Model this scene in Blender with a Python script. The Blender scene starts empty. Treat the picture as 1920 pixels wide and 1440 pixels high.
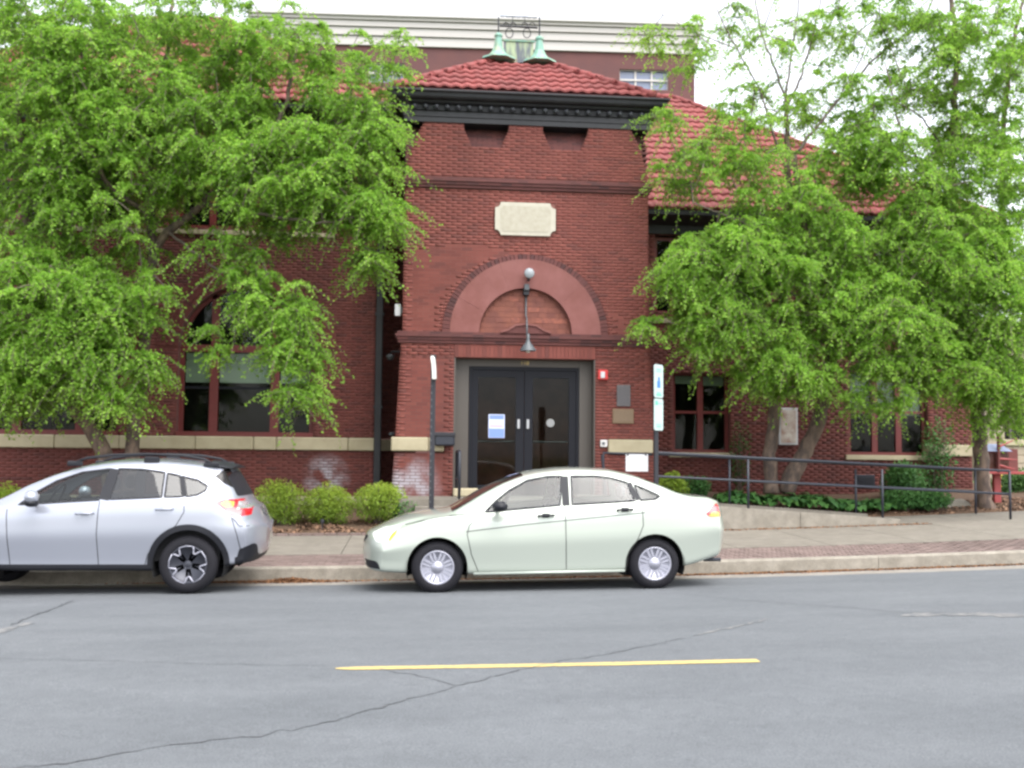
import bpy, math, random
import numpy as np
from mathutils import Matrix, Vector
random.seed(7); rng = np.random.default_rng(7)
sc = bpy.context.scene
# ------------------------------------------------------------------ camera, sky, sun, exposure
FPX = 2000.0; YAW = math.radians(5.4); PITCH = math.atan(136/2000); ROLL = .0095; CZ = 1.6
_f0 = np.array([math.sin(YAW), math.cos(YAW), 0]); _r0 = np.array([math.cos(YAW), -math.sin(YAW), 0]); _z = np.array([0, 0, 1.])
_f = _f0*math.cos(PITCH)+_z*math.sin(PITCH); _u = _z*math.cos(PITCH)-_f0*math.sin(PITCH)
RGT = _r0*math.cos(ROLL)+_u*math.sin(ROLL); UP = _u*math.cos(ROLL)-_r0*math.sin(ROLL); FWD = _f
cam_d = bpy.data.cameras.new('camera'); cam = bpy.data.objects.new('camera', cam_d); sc.collection.objects.link(cam)
cam_d.sensor_width = 36; cam_d.lens = FPX/1920*36; cam_d.clip_end = 3000; cam_d.clip_start = .05
cam.matrix_world = Matrix(((RGT[0], UP[0], -FWD[0], 0), (RGT[1], UP[1], -FWD[1], 0), (RGT[2], UP[2], -FWD[2], CZ), (0, 0, 0, 1)))
sc.camera = cam
SUN_EL, SUN_AZ = math.radians(62), math.radians(150)      # azimuth measured clockwise from +Y
w = bpy.data.worlds.new("World"); sc.world = w; w.use_nodes = True
nt = w.node_tree; nt.nodes.clear()
sky = nt.nodes.new('ShaderNodeTexSky'); sky.sky_type = 'NISHITA'; sky.sun_disc = False
sky.sun_elevation = SUN_EL; sky.sun_rotation = SUN_AZ; sky.air_density = 1.0; sky.dust_density = 2.0; sky.ozone_density = 1.0
hs = nt.nodes.new('ShaderNodeHueSaturation'); hs.inputs['Saturation'].default_value = .22
bg = nt.nodes.new('ShaderNodeBackground'); bg.inputs[1].default_value = .15
ow = nt.nodes.new('ShaderNodeOutputWorld')
nt.links.new(sky.outputs[0], hs.inputs['Color']); nt.links.new(hs.outputs[0], bg.inputs[0]); nt.links.new(bg.outputs[0], ow.inputs[0])
sl = bpy.data.lights.new('sun', 'SUN'); sl.energy = 1.2; sl.angle = math.radians(60); sl.color = (1, .97, .92)
so = bpy.data.objects.new('sun', sl); sc.collection.objects.link(so)
sdir = Vector((math.sin(SUN_AZ)*math.cos(SUN_EL), math.cos(SUN_AZ)*math.cos(SUN_EL), math.sin(SUN_EL)))
so.rotation_euler = sdir.to_track_quat('Z', 'Y').to_euler()
sc.view_settings.view_transform = 'Standard'; sc.view_settings.look = 'None'; sc.view_settings.gamma = 1
sc.view_settings.use_curve_mapping = False; sc.view_settings.exposure = 1.75
sc.render.engine = 'CYCLES'
sc.cycles.filter_width = 2.7
sc.cycles.max_bounces = 6; sc.cycles.transparent_max_bounces = 12
sc.cycles.use_denoising = True

# ------------------------------------------------------------------ helpers
def P(px, py, Y):
    """world point at depth plane Y seen at photo position px, py (photo measured in 1920x1440)"""
    v = FPX*FWD+(px-960)*RGT+(720-py)*UP; t = Y/v[1]
    return np.array([v[0]*t, Y, CZ+v[2]*t])
def PX(px, py, Y): return P(px, py, Y)[0]
def PZ(px, py, Y): return P(px, py, Y)[2]
def G(px, py, z):
    v = FPX*FWD+(px-960)*RGT+(720-py)*UP; t = (z-CZ)/v[2]
    return np.array([v[0]*t, v[1]*t, z])
MATS = {}
def mat(name, col, rough=.8, metal=0, spec=.5, col2=None, scale=4, detail=6, bump=0, bscale=60, coat=0, lo=.35, hi=.65, rnd=0, trans=0, stretch=None):
    if name in MATS: return MATS[name]
    m = bpy.data.materials.new(name); m.use_nodes = True; n = m.node_tree; b = n.nodes['Principled BSDF']
    b.inputs['Roughness'].default_value = rough; b.inputs['Metallic'].default_value = metal; b.inputs['Specular IOR Level'].default_value = spec
    b.inputs['Base Color'].default_value = (*col, 1)
    if coat: b.inputs['Coat Weight'].default_value = coat; b.inputs['Coat Roughness'].default_value = .04
    src = None
    ge = n.nodes.new('ShaderNodeNewGeometry')
    pos = ge.outputs['Position']
    if stretch:
        mp = n.nodes.new('ShaderNodeMapping'); mp.inputs['Scale'].default_value = stretch; n.links.new(pos, mp.inputs[0]); pos = mp.outputs[0]
    if col2 is not None:
        no = n.nodes.new('ShaderNodeTexNoise'); no.inputs['Scale'].default_value = scale; no.inputs['Detail'].default_value = detail
        no.inputs['Roughness'].default_value = .6
        n.links.new(pos, no.inputs['Vector'])
        cr = n.nodes.new('ShaderNodeValToRGB'); cr.color_ramp.elements[0].position = lo; cr.color_ramp.elements[1].position = hi
        cr.color_ramp.elements[0].color = (*col, 1); cr.color_ramp.elements[1].color = (*col2, 1)
        n.links.new(no.outputs[0], cr.inputs[0]); src = cr.outputs[0]
    if rnd:
        at = n.nodes.new('ShaderNodeAttribute'); at.attribute_name = 'rnd'
        oi = n.nodes.new('ShaderNodeObjectInfo')
        ad = n.nodes.new('ShaderNodeMath'); ad.operation = 'ADD'; n.links.new(at.outputs['Fac'], ad.inputs[0]); n.links.new(oi.outputs['Random'], ad.inputs[1])
        fr = n.nodes.new('ShaderNodeMath'); fr.operation = 'FRACT'; n.links.new(ad.outputs[0], fr.inputs[0])
        mr = n.nodes.new('ShaderNodeMapRange'); mr.inputs[3].default_value = 1-rnd; mr.inputs[4].default_value = 1+rnd
        n.links.new(fr.outputs[0], mr.inputs[0])
        vm = n.nodes.new('ShaderNodeVectorMath'); vm.operation = 'SCALE'
        if src: n.links.new(src, vm.inputs[0])
        else: vm.inputs[0].default_value = col
        n.links.new(mr.outputs[0], vm.inputs['Scale']); src = vm.outputs[0]
    if src: n.links.new(src, b.inputs['Base Color'])
    if bump:
        nb = n.nodes.new('ShaderNodeTexNoise'); nb.inputs['Scale'].default_value = bscale; nb.inputs['Detail'].default_value = 4
        n.links.new(ge.outputs['Position'], nb.inputs['Vector'])
        bp = n.nodes.new('ShaderNodeBump'); bp.inputs['Strength'].default_value = bump; bp.inputs['Distance'].default_value = .01
        n.links.new(nb.outputs[0], bp.inputs['Height']); n.links.new(bp.outputs[0], b.inputs['Normal'])
    MATS[name] = m; return m
def glassmat(name, tint, rough=.02, ior=1.5, amt=1.0):
    if name in MATS: return MATS[name]
    m = bpy.data.materials.new(name); m.use_nodes = True; n = m.node_tree; n.nodes.clear()
    o = n.nodes.new('ShaderNodeOutputMaterial'); mx = n.nodes.new('ShaderNodeMixShader')
    tr = n.nodes.new('ShaderNodeBsdfTransparent'); tr.inputs[0].default_value = (*tint, 1)
    gl = n.nodes.new('ShaderNodeBsdfGlossy'); gl.inputs['Roughness'].default_value = rough; gl.inputs[0].default_value = (1, 1, 1, 1)
    fr = n.nodes.new('ShaderNodeFresnel'); fr.inputs[0].default_value = ior
    mu = n.nodes.new('ShaderNodeMath'); mu.operation = 'MULTIPLY'; mu.inputs[1].default_value = amt; mu.use_clamp = True
    ge = n.nodes.new('ShaderNodeNewGeometry'); iv = n.nodes.new('ShaderNodeMath'); iv.operation = 'SUBTRACT'; iv.inputs[0].default_value = 1; n.links.new(ge.outputs['Backfacing'], iv.inputs[1])
    m2 = n.nodes.new('ShaderNodeMath'); m2.operation = 'MULTIPLY'; n.links.new(fr.outputs[0], m2.inputs[0]); n.links.new(iv.outputs[0], m2.inputs[1]); n.links.new(m2.outputs[0], mu.inputs[0]); n.links.new(mu.outputs[0], mx.inputs[0]); n.links.new(tr.outputs[0], mx.inputs[1]); n.links.new(gl.outputs[0], mx.inputs[2]); n.links.new(mx.outputs[0], o.inputs[0])
    MATS[name] = m; return m

WO = {}                                    # world origin of every object
def link(o, parent=None, worg=(0, 0, 0)):
    sc.collection.objects.link(o); worg = np.array(worg, float)
    WO[o.name] = worg
    if parent is not None:
        o.parent = parent; o.location = Vector(worg-WO[parent.name])
    else: o.location = Vector(worg)
    return o
def thing(name, label, cat, loc, group=None):
    o = bpy.data.objects.new(name, None); o.empty_display_size = .2; link(o, None, loc)
    o['label'] = label; o['category'] = cat
    if group: o['group'] = group
    return o
def tag(o, label=None, cat=None, group=None, kind=None):
    if label: o['label'] = label
    if cat: o['category'] = cat
    if group: o['group'] = group
    if kind: o['kind'] = kind
    return o
def meshdata(name, V, Fc, m, smooth=False, rnd=None, normals=None):
    V = np.asarray(V, float); me = bpy.data.meshes.new(name)
    if isinstance(Fc, np.ndarray):
        nf, k = Fc.shape
        me.vertices.add(len(V)); me.vertices.foreach_set('co', V.astype(np.float32).ravel())
        me.loops.add(nf*k); me.loops.foreach_set('vertex_index', Fc.astype(np.int32).ravel())
        me.polygons.add(nf); me.polygons.foreach_set('loop_start', np.arange(0, nf*k, k, dtype=np.int32)); me.polygons.foreach_set('loop_total', np.full(nf, k, np.int32))
        me.update(calc_edges=True)
    else:
        me.from_pydata([tuple(v) for v in V], [], Fc); me.update()
    me.materials.append(m)
    if smooth: me.polygons.foreach_set('use_smooth', np.ones(len(me.polygons), bool))
    if rnd is not None:
        a = me.attributes.new('rnd', 'FLOAT', 'FACE'); a.data.foreach_set('value', np.asarray(rnd, np.float32))
    if normals is not None: me.normals_split_custom_set_from_vertices([tuple(x) for x in normals])
    return me
def mk(name, V, Fc, m, parent=None, smooth=False, rnd=None, normals=None, org=None, **kw):
    V = np.asarray(V, float)
    if org is None: org = np.array([(V[:, 0].min()+V[:, 0].max())/2, (V[:, 1].min()+V[:, 1].max())/2, V[:, 2].min()])
    me = meshdata(name, V-org, Fc, m, smooth, rnd, normals)
    o = bpy.data.objects.new(name, me); link(o, parent, org); tag(o, **kw); return o
class MB:
    """collects primitives into one mesh"""
    def __init__(s): s.V = []; s.F = []; s.R = []; s.n = 0
    def add(s, V, F, r=None):
        V = np.asarray(V, float); s.V.append(V); s.F += [tuple(i+s.n for i in f) for f in F]
        s.R += [random.random() if r is None else r]*len(F); s.n += len(V); return s
    def box(s, x0, x1, y0, y1, z0, z1, r=None):
        V = [(x0, y0, z0), (x1, y0, z0), (x1, y1, z0), (x0, y1, z0), (x0, y0, z1), (x1, y0, z1), (x1, y1, z1), (x0, y1, z1)]
        return s.add(V, [(0, 3, 2, 1), (4, 5, 6, 7), (0, 1, 5, 4), (1, 2, 6, 5), (2, 3, 7, 6), (3, 0, 4, 7)], r)
    def bbox(s, x0, x1, y0, y1, z0, z1, b=.01, r=None):
        """box with bevelled edges"""
        cx, cy, cz = (x0+x1)/2, (y0+y1)/2, (z0+z1)/2; hx, hy, hz = abs(x1-x0)/2, abs(y1-y0)/2, abs(z1-z0)/2
        b = min(b, hx*.9, hy*.9, hz*.9); V = []; idx = {}
        for sx in (-1, 1):
            for sy in (-1, 1):
                for sz in (-1, 1):
                    for k in range(3):
                        h = [hx-b, hy-b, hz-b]; h[k] += b; idx[(sx, sy, sz, k)] = len(V)
                        V.append((cx+sx*h[0], cy+sy*h[1], cz+sz*h[2]))
        F = []
        for k in range(3):
            for sg in (-1, 1):
                a, c = [(1, 2), (2, 0), (0, 1)][k]; q = []
                for (sa, sb) in ((-1, -1), (1, -1), (1, 1), (-1, 1)):
                    t = [0, 0, 0]; t[k] = sg; t[a] = sa; t[c] = sb; q.append(idx[(*t, k)])
                F.append(tuple(q) if sg > 0 else tuple(q[::-1]))
        for k in range(3):
            a, c = [(1, 2), (2, 0), (0, 1)][k]
            for sa in (-1, 1):
                for sb in (-1, 1):
                    q = []
                    for (t1, kk) in ((-1, a), (1, a), (1, c), (-1, c)):
                        t = [0, 0, 0]; t[k] = t1; t[a] = sa; t[c] = sb; q.append(idx[(*t, kk)])
                    F.append(tuple(q) if sa*sb < 0 else tuple(q[::-1]))
        for sx in (-1, 1):
            for sy in (-1, 1):
                for sz in (-1, 1):
                    q = [idx[(sx, sy, sz, k)] for k in range(3)]; F.append(tuple(q) if sx*sy*sz > 0 else tuple(q[::-1]))
        return s.add(V, F, r)
    def tube(s, pts, rad, seg=8, caps=True, r=None):
        pts = [np.asarray(p, float) for p in pts]; n = len(pts)
        rad = [rad]*n if np.isscalar(rad) else rad; V = []; prev = None
        for i, p in enumerate(pts):
            t = pts[min(i+1, n-1)]-pts[max(i-1, 0)]; t = t/(np.linalg.norm(t)+1e-9)
            if prev is None:
                a = np.array([0, 0, 1.]) if abs(t[2]) < .9 else np.array([1., 0, 0]); x = np.cross(a, t)
            else: x = prev-t*(prev@t)
            x /= np.linalg.norm(x)+1e-9; prev = x; y = np.cross(t, x)
            for k in range(seg):
                c = 2*math.pi*k/seg; V.append(p+rad[i]*(math.cos(c)*x+math.sin(c)*y))
        F = []
        for i in range(n-1):
            for k in range(seg):
                a, b = i*seg+k, i*seg+(k+1) % seg; F.append((a, b, b+seg, a+seg))
        if caps: F.append(tuple(range(seg))[::-1]); F.append(tuple((n-1)*seg+k for k in range(seg)))
        return s.add(V, F, r)
    def lathe(s, prof, c, axis='z', seg=24, r=None, close=False):
        """prof: list of (radius, height) revolved round an axis through c"""
        V = []; n = len(prof); c = np.asarray(c, float)
        for (rr, h) in prof:
            for k in range(seg):
                a = 2*math.pi*k/seg; p = (rr*math.cos(a), rr*math.sin(a), h)
                V.append(c+(np.array(p) if axis == 'z' else np.array([p[0], p[2], p[1]])))
        F = []
        for i in range(n-1 if not close else n):
            j = (i+1) % n
            for k in range(seg):
                k2 = (k+1) % seg; q = (i*seg+k, i*seg+k2, j*seg+k2, j*seg+k); F.append(q if axis == 'z' else q[::-1])
        if not close:
            if prof[0][0] > 1e-6: F.append(tuple(range(seg)))
            if prof[-1][0] > 1e-6: F.append(tuple((n-1)*seg+k for k in range(seg)))
        return s.add(V, F, r)
    def prism(s, poly, y0, y1, r=None):
        """polygon in x,z extruded along y"""
        n = len(poly); V = [(x, y0, z) for x, z in poly]+[(x, y1, z) for x, z in poly]
        F = [tuple(range(n)), tuple(range(2*n-1, n-1, -1))]+[(i, i+n, (i+1) % n+n, (i+1) % n) for i in range(n)]
        return s.add(V, F, r)
    def build(s, name, m, parent=None, smooth=False, **kw):
        return mk(name, np.concatenate(s.V), s.F, m, parent, smooth, rnd=s.R, **kw)
def box(name, x0, x1, y0, y1, z0, z1, m, parent=None, b=0, **kw):
    q = MB(); (q.bbox(x0, x1, y0, y1, z0, z1, b) if b else q.box(x0, x1, y0, y1, z0, z1)); return q.build(name, m, parent, **kw)

# ------------------------------------------------------------------ ground heights
def gx(x):
    x = np.asarray(x, float); xc = np.clip(x, -15, 18)
    return np.where(xc < 0, .011*xc, .011*xc+.0015*xc*xc)
def cy(Y): return np.interp(Y, [-60, 0, 1, 7.7, 12.6, 13.6, 14.5], [-.3, -.05, -.05, .10, .01, -.02, -.065])
def roadz(x, Y): return gx(x)+cy(Y)
KY = 14.5
def walkz(x, Y): return gx(x)+.115+.02*(np.asarray(Y, float)-KY)

# ------------------------------------------------------------------ materials
M = dict(
 asphalt=mat('asphalt', (.094, .101, .110), .85, col2=(.124, .132, .142), scale=1.3, detail=12, bump=.5, bscale=220, lo=.3, hi=.7, stretch=(.35, 1, 1)),
 concrete=mat('concrete', (.185, .165, .138), .9, col2=(.145, .128, .105), scale=3, detail=10, bump=.3, bscale=120, rnd=.06),
 kerb=mat('kerb_concrete', (.27, .245, .205), .9, col2=(.20, .178, .145), scale=5, detail=10, bump=.4, bscale=80),
 pan=mat('gutter_concrete', (.25, .23, .205), .9, col2=(.19, .165, .14), scale=4, detail=10, bump=.4, bscale=80),
 paver=mat('paver_brick', (.165, .118, .105), .9, col2=(.14, .10, .09), scale=6, rnd=.2, bump=.3),
 paverjoint=mat('paver_joint', (.22, .18, .15), .95),
 yellow=mat('yellow_paint', (.47, .36, .13), .85, col2=(.25, .21, .13), scale=22, detail=10, lo=.48, hi=.72),
 crack=mat('crack_filler', (.060, .062, .068), .95, col2=(.095, .098, .106), scale=3),
 patch=mat('worn_patch', (.19, .185, .18), .9, col2=(.105, .11, .118), scale=9, detail=10, lo=.42, hi=.58),
 mulch=mat('mulch', (.13, .075, .045), .95, col2=(.06, .035, .02), scale=25, bump=1, bscale=90),
 chip=mat('mulch_chip', (.19, .11, .068), .95, rnd=.6),
 soil=mat('soil', (.10, .07, .045), .95, col2=(.16, .11, .07), scale=8),
 grass=mat('grass_ground', (.06, .11, .03), .95, col2=(.09, .14, .04), scale=6),
 stone=mat('cream_stone', (.43, .375, .255), .85, col2=(.36, .31, .205), scale=2.5, rnd=.07, bump=.15, bscale=40),
 plaque=mat('plaque_stone', (.46, .43, .36), .8, col2=(.41, .38, .31), scale=6, bump=.2, bscale=60),
 copper=mat('green_copper', (.17, .33, .27), .6, col2=(.27, .32, .20), scale=3, stretch=(3, 3, .6), lo=.45, hi=.65),
 copperd=mat('stained_copper', (.30, .36, .22), .6, col2=(.09, .10, .12), scale=2.2, stretch=(2.2, 1, .4), lo=.42, hi=.55),
 iron=mat('wrought_iron', (.014, .014, .02), .5),
 dark=mat('dark_trim', (.013, .0135, .017), .6, col2=(.022, .022, .026), scale=3),
 steel=mat('dark_blue_steel', (.016, .019, .03), .45, spec=.5),
 redwood=mat('red_frame', (.15, .021, .019), .5, col2=(.12, .018, .017), scale=5),
 taupe=mat('taupe_panel', (.075, .064, .055), .55),
 doorm=mat('door_paint', (.009, .0095, .014), .5, spec=.2),
 room_backing=mat('dark_room_backing', (.010, .010, .008), .9, col2=(.03, .025, .02), scale=1.5),
 blind=mat('window_blind', (.50, .58, .50), .8),
 white=mat('white_paint', (.55, .55, .57), .5),
 lamp=mat('lamp_grey', (.075, .085, .095), .45),
 terracotta=mat('terracotta', (.20, .068, .045), .8, col2=(.15, .05, .038), scale=4, lo=.4, hi=.62, rnd=.10),
 arch=mat('arch_terracotta', (.165, .055, .046), .8, col2=(.21, .08, .072), scale=2.4, rnd=.03, bump=.15, bscale=50),
 tile=mat('roof_tile', (.225, .046, .042), .7, col2=(.18, .036, .034), scale=2, rnd=.10),
)
M['glass'] = glassmat('window_glass', (.72, .76, .72), .03, 1.5, .35)

def grain(m, sc1=95, amt=.22, sc2=16, amt2=.08):
    n = m.node_tree; b = n.nodes['Principled BSDF']; l = b.inputs['Base Color'].links[0]; src = l.from_socket; ge = n.nodes.new('ShaderNodeNewGeometry')
    for s_, a_ in ((sc1, amt), (sc2, amt2)):
        no = n.nodes.new('ShaderNodeTexNoise'); no.inputs['Scale'].default_value = s_; no.inputs['Detail'].default_value = 3; n.links.new(ge.outputs['Position'], no.inputs['Vector'])
        mr = n.nodes.new('ShaderNodeMapRange'); mr.inputs[1].default_value = .3; mr.inputs[2].default_value = .7; mr.inputs[3].default_value = 1-a_; mr.inputs[4].default_value = 1+a_; n.links.new(no.outputs[0], mr.inputs[0])
        vm = n.nodes.new('ShaderNodeVectorMath'); vm.operation = 'SCALE'; n.links.new(src, vm.inputs[0]); n.links.new(mr.outputs[0], vm.inputs['Scale']); src = vm.outputs[0]
    n.links.new(src, b.inputs['Base Color'])
grain(M['asphalt'], 95, .28, 9, .06); grain(M['concrete'], 60, .12, 7, .08); grain(M['kerb'], 60, .15, 6, .1); grain(M['pan'], 60, .15, 6, .12); grain(M['crack'], 60, .4, 5, .3); grain(M['tile'], 30, .12, 1.2, .16)
# ------------------------------------------------------------------ ground, road, kerb, sidewalk
def sheet(name, xs, ys, zf, m, parent=None, **kw):
    xs = np.asarray(xs, float); ys = np.asarray(ys, float); X, Y = np.meshgrid(xs, ys, indexing='ij')
    V = np.stack([X.ravel(), Y.ravel(), zf(X, Y).ravel()], 1); ny = len(ys)
    i, j = np.meshgrid(np.arange(len(xs)-1), np.arange(ny-1), indexing='ij'); a = (i*ny+j).ravel()
    return mk(name, V, np.stack([a, a+ny, a+ny+1, a+1], 1), m, parent, True, **kw)
FX = np.concatenate([[-1500, -300, -60], np.linspace(-15, 18, 34), [60, 300, 1500]])
sheet('ground', FX, [-1500, -60, 0, 14, 19, 60, 300, 1500], lambda x, y: gx(x)-.45-.0*y, M['grass'], kind='structure')
road = sheet('road', FX, [-20, -5, 1, 2.5, 4, 5.5, 7, 7.7, 8.4, 10, 11.5, 12.6, 13.2, 13.75], roadz, M['asphalt'], kind='structure')
gut = sheet('gutter', FX, [13.75, 14.1, KY], roadz, M['pan'], kind='structure')
kerb = mk('kerb', *(lambda a: (a[0], a[1]))((np.array([(x, y, gx(x)-.4) for x in FX for y in (KY, KY+.17)]), np.array([(2*i, 2*i+2, 2*i+3, 2*i+1) for i in range(len(FX)-1)]))), M['kerb'], kind='structure')
def kerb_piece(x0, x1):
    q = MB(); n = max(2, int((x1-x0)/1)); xs = np.linspace(x0+.004, x1-.004, n+1); V = []
    for x in xs:
        b, t = roadz(x, KY)-.05, walkz(x, KY)+.004
        V += [(x, KY+.001, b), (x, KY+.018, t-.02), (x, KY+.04, t), (x, KY+.17, t+.002), (x, KY+.17, b)]
    Fc = []
    for i in range(n):
        for k in range(4): a = i*5+k; Fc.append((a, a+5, a+6, a+1))
    Fc += [(0, 1, 2, 3, 4), tuple(n*5+k for k in (4, 3, 2, 1, 0))]
    q.add(V, Fc); return q.build('kerb_stone', M['kerb'], kerb, smooth=False)
for x0 in np.arange(-14.8, 24, 3.05): kerb_piece(x0, x0+3.05)
# far ends of the kerb beyond the frame
sw = sheet('sidewalk', FX, [KY+.17, 16.05, 17.5, 19.0], lambda x, y: walkz(x, y)-.03, M['paverjoint'], kind='structure')
# concrete slabs
def slab(x0, x1, y0, y1):
    xs = [x0, (x0+x1)/2, x1]; V = []; t = .0
    for x in xs:
        for y in (y0, y1): V += [(x, y, walkz(x, y)+t), (x, y, walkz(x, y)-.04)]
    Fc = []
    for i in range(2):
        a = i*4; Fc += [(a, a+4, a+6, a+2), (a+1, a+5, a+4, a), (a+2, a+6, a+7, a+3)]
    Fc += [(0, 2, 3, 1), (8, 9, 11, 10)]
    mk('slab', V, Fc, M['concrete'], sw)
for x0 in np.arange(-13, 19, 1.5):
    slab(x0+.006, x0+1.494, 16.06, 17.52); slab(x0+.006, x0+1.494, 17.532, 19.0)
for x0 in np.arange(9.05, 15, 1.5): slab(x0+.006, x0+1.494, 19.012, 20.61)
# brick strip between the kerb and the slabs
PB = []
for r, y0 in enumerate(np.arange(KY+.18, 16.0, .104)):
    for x0 in np.arange(-13+(r % 2)*.104, 19, .208): PB.append((x0, y0))
PB.sort(key=lambda p: (not (-1.7 < p[0] < -.7 or 4.1 < p[0] < 9.5), p[1] > 15.1, abs(p[0]-5)))
def pbox(x0, y0, wx=.2, wy=.096):
    z = walkz(x0+.1, y0+.05)+random.uniform(-.002, .002); return x0, x0+wx, y0, y0+wy, z-.03, z
me0 = None
for k, (x0, y0) in enumerate(PB[:300]):
    a = pbox(x0, y0)
    if me0 is None:
        q = MB().bbox(-.1, .1, -.048, .048, -.03, 0, .004); me0 = meshdata('brick', np.concatenate(q.V), q.F, M['paver'])
    o = bpy.data.objects.new('brick', me0); link(o, sw, ((a[0]+a[1])/2, (a[2]+a[3])/2, a[5]))
q = MB()
for x0, y0 in PB[300:]: q.box(*pbox(x0, y0))
q.build('paver_field', M['paver'], sw, kind='stuff')
# yellow centre dash
dash = []
pts_a, pts_b = P(629, 1252, 7.7), P(1422, 1239, 7.7)
xa, xb = G(629, 1254, roadz(-.5, 7.7)), G(1422, 1239, roadz(2.57, 7.75))
N = 30; V = []
for i in range(N+1):
    t = i/N; x = xa[0]+(xb[0]-xa[0])*t; yc = xa[1]+(xb[1]-xa[1])*t; ww = .055+random.uniform(-.006, .006)
    if i == 0: ww = .02
    for s in (-1, 1): V.append((x, yc+s*ww, roadz(x, yc+s*ww)+.004))
mk('centre_line_dash', V, [(2*i, 2*i+2, 2*i+3, 2*i+1) for i in range(N)], M['yellow'], road)
# cracks and worn patches
def ribbon(name, px, w, m, dz=.004, jit=.012):
    pts = [G(a, b, .08 if b > 1150 else .02) for a, b in px]; pts = [np.array([p[0], p[1]]) for p in pts]
    out = []
    for a, b in zip(pts[:-1], pts[1:]):
        n = max(2, int(np.linalg.norm(b-a)/.06))
        for i in range(n): out.append(a+(b-a)*i/n)
    out.append(pts[-1]); out = np.array(out); out += rng.normal(0, jit, out.shape)
    V = []
    for i, p in enumerate(out):
        t = out[min(i+1, len(out)-1)]-out[max(i-1, 0)]; t /= np.linalg.norm(t)+1e-9; nn = np.array([-t[1], t[0]])
        ww = w*(random.uniform(.5, 1.3) if i not in (0, len(out)-1) else .1)
        for s in (-1, 1): a = p+nn*s*ww/2; V.append((a[0], a[1], roadz(a[0], a[1])+dz))
    mk(name, V, [(2*i, 2*i+1, 2*i+3, 2*i+2) for i in range(len(out)-1)], m, road)
ribbon('crack', [(-30, 1428), (150, 1412), (330, 1384), (480, 1371), (590, 1355), (700, 1327), (860, 1290), (1000, 1258), (1130, 1236), (1290, 1203)], .013, M['crack'], jit=.018)
ribbon('crack', [(1500, 1150), (1700, 1162), (1800, 1166), (1925, 1176)], .014, M['crack'], dz=.009)
ribbon('crack', [(1280, 1122), (1400, 1140), (1500, 1150)], .010, M['crack'])
ribbon('crack', [(-20, 1228), (200, 1236), (420, 1246), (625, 1252)], .008, M['crack'])
ribbon('crack', [(700, 1258), (790, 1272), (860, 1290)], .008, M['crack'])
ribbon('crack', [(20, 1158), (90, 1140), (140, 1119)], .02, M['crack'], dz=.009)
ribbon('worn_patch', [(1690, 1168), (1760, 1166), (1850, 1170), (1960, 1178)], .20, M['patch'], jit=.02)
ribbon('worn_patch', [(1300, 1199), (1380, 1182), (1440, 1168)], .035, M['patch'], jit=.02)
ribbon('worn_patch', [(-20, 1176), (25, 1163), (62, 1152)], .16, M['patch'], jit=.02)

# planting beds
BEDZ = lambda x, y: walkz(x, 19)+.02+.09*(y-19)
sheet('mulch_bed', np.linspace(-12, 1.0, 27), [19.06, 19.5, 20.5, 22, 23.6, 27], lambda x, y: BEDZ(x, y)+.03*np.sin(x*5+y*3), M['mulch'], kind='structure')
BED2 = lambda x, y: np.maximum(walkz(x, 19)+.05, np.interp(x, [3.6, 5.5, 9.2], [.76, .66, .46]))+.06*(y-20.6)
sheet('planting_bed', np.linspace(3.3, 20, 35), [20.59, 20.62, 21.2, 22, 23.5, 26], lambda x, y: np.where(y < 20.6, walkz(x, 19)-.05, BED2(x, y)+.02*np.sin(x*4)), M['mulch'], kind='structure')
sheet('far_lawn', np.linspace(13.5, 60, 20), [20.64, 30, 60], lambda x, y: walkz(x, 19)+.04+0*y, M['grass'], kind='structure')
# brick edging of the left bed
for x0 in np.arange(-6.5, -.2, .21):
    box('edging_brick', x0, x0+.2, 19.005, 19.06, walkz(x0, 19)-.03, walkz(x0, 19)+.045, M['paver'], sw, b=.006)
def chips(name, n, xr, yr, zf, m, s=.03, parent=None, **kw):
    c = np.stack([rng.uniform(*xr, n), rng.uniform(*yr, n)], 1); z = zf(c[:, 0], c[:, 1])+.012
    a = rng.uniform(0, 6.28, n); t = rng.normal(0, .35, (n, 2)); L = s*rng.uniform(.5, 1.5, n); W = L*rng.uniform(.3, .6, n)
    ux = np.stack([np.cos(a), np.sin(a), t[:, 0]], 1)*L[:, None]; uy = np.stack([-np.sin(a), np.cos(a), t[:, 1]], 1)*W[:, None]
    o = np.stack([c[:, 0], c[:, 1], z], 1); V = np.stack([o-ux, o-uy, o+ux, o+uy], 1).reshape(-1, 3)
    return mk(name, V, np.arange(4*n).reshape(-1, 4), m, parent, rnd=rng.random(n), **kw)
chips('bark_chips', 9000, (-7, 0), (19.07, 20.6), lambda x, y: BEDZ(x, y)+.03*np.sin(x*5+y*3), M['chip'], .035, kind='stuff')
chips('bark_chips', 7000, (5, 13.5), (20.64, 22.6), lambda x, y: BED2(x, y)+.02*np.sin(x*4), M['chip'], .035, kind='stuff')
M['debris'] = mat('leaf_debris', (.17, .08, .036), .95, rnd=.5)
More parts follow.
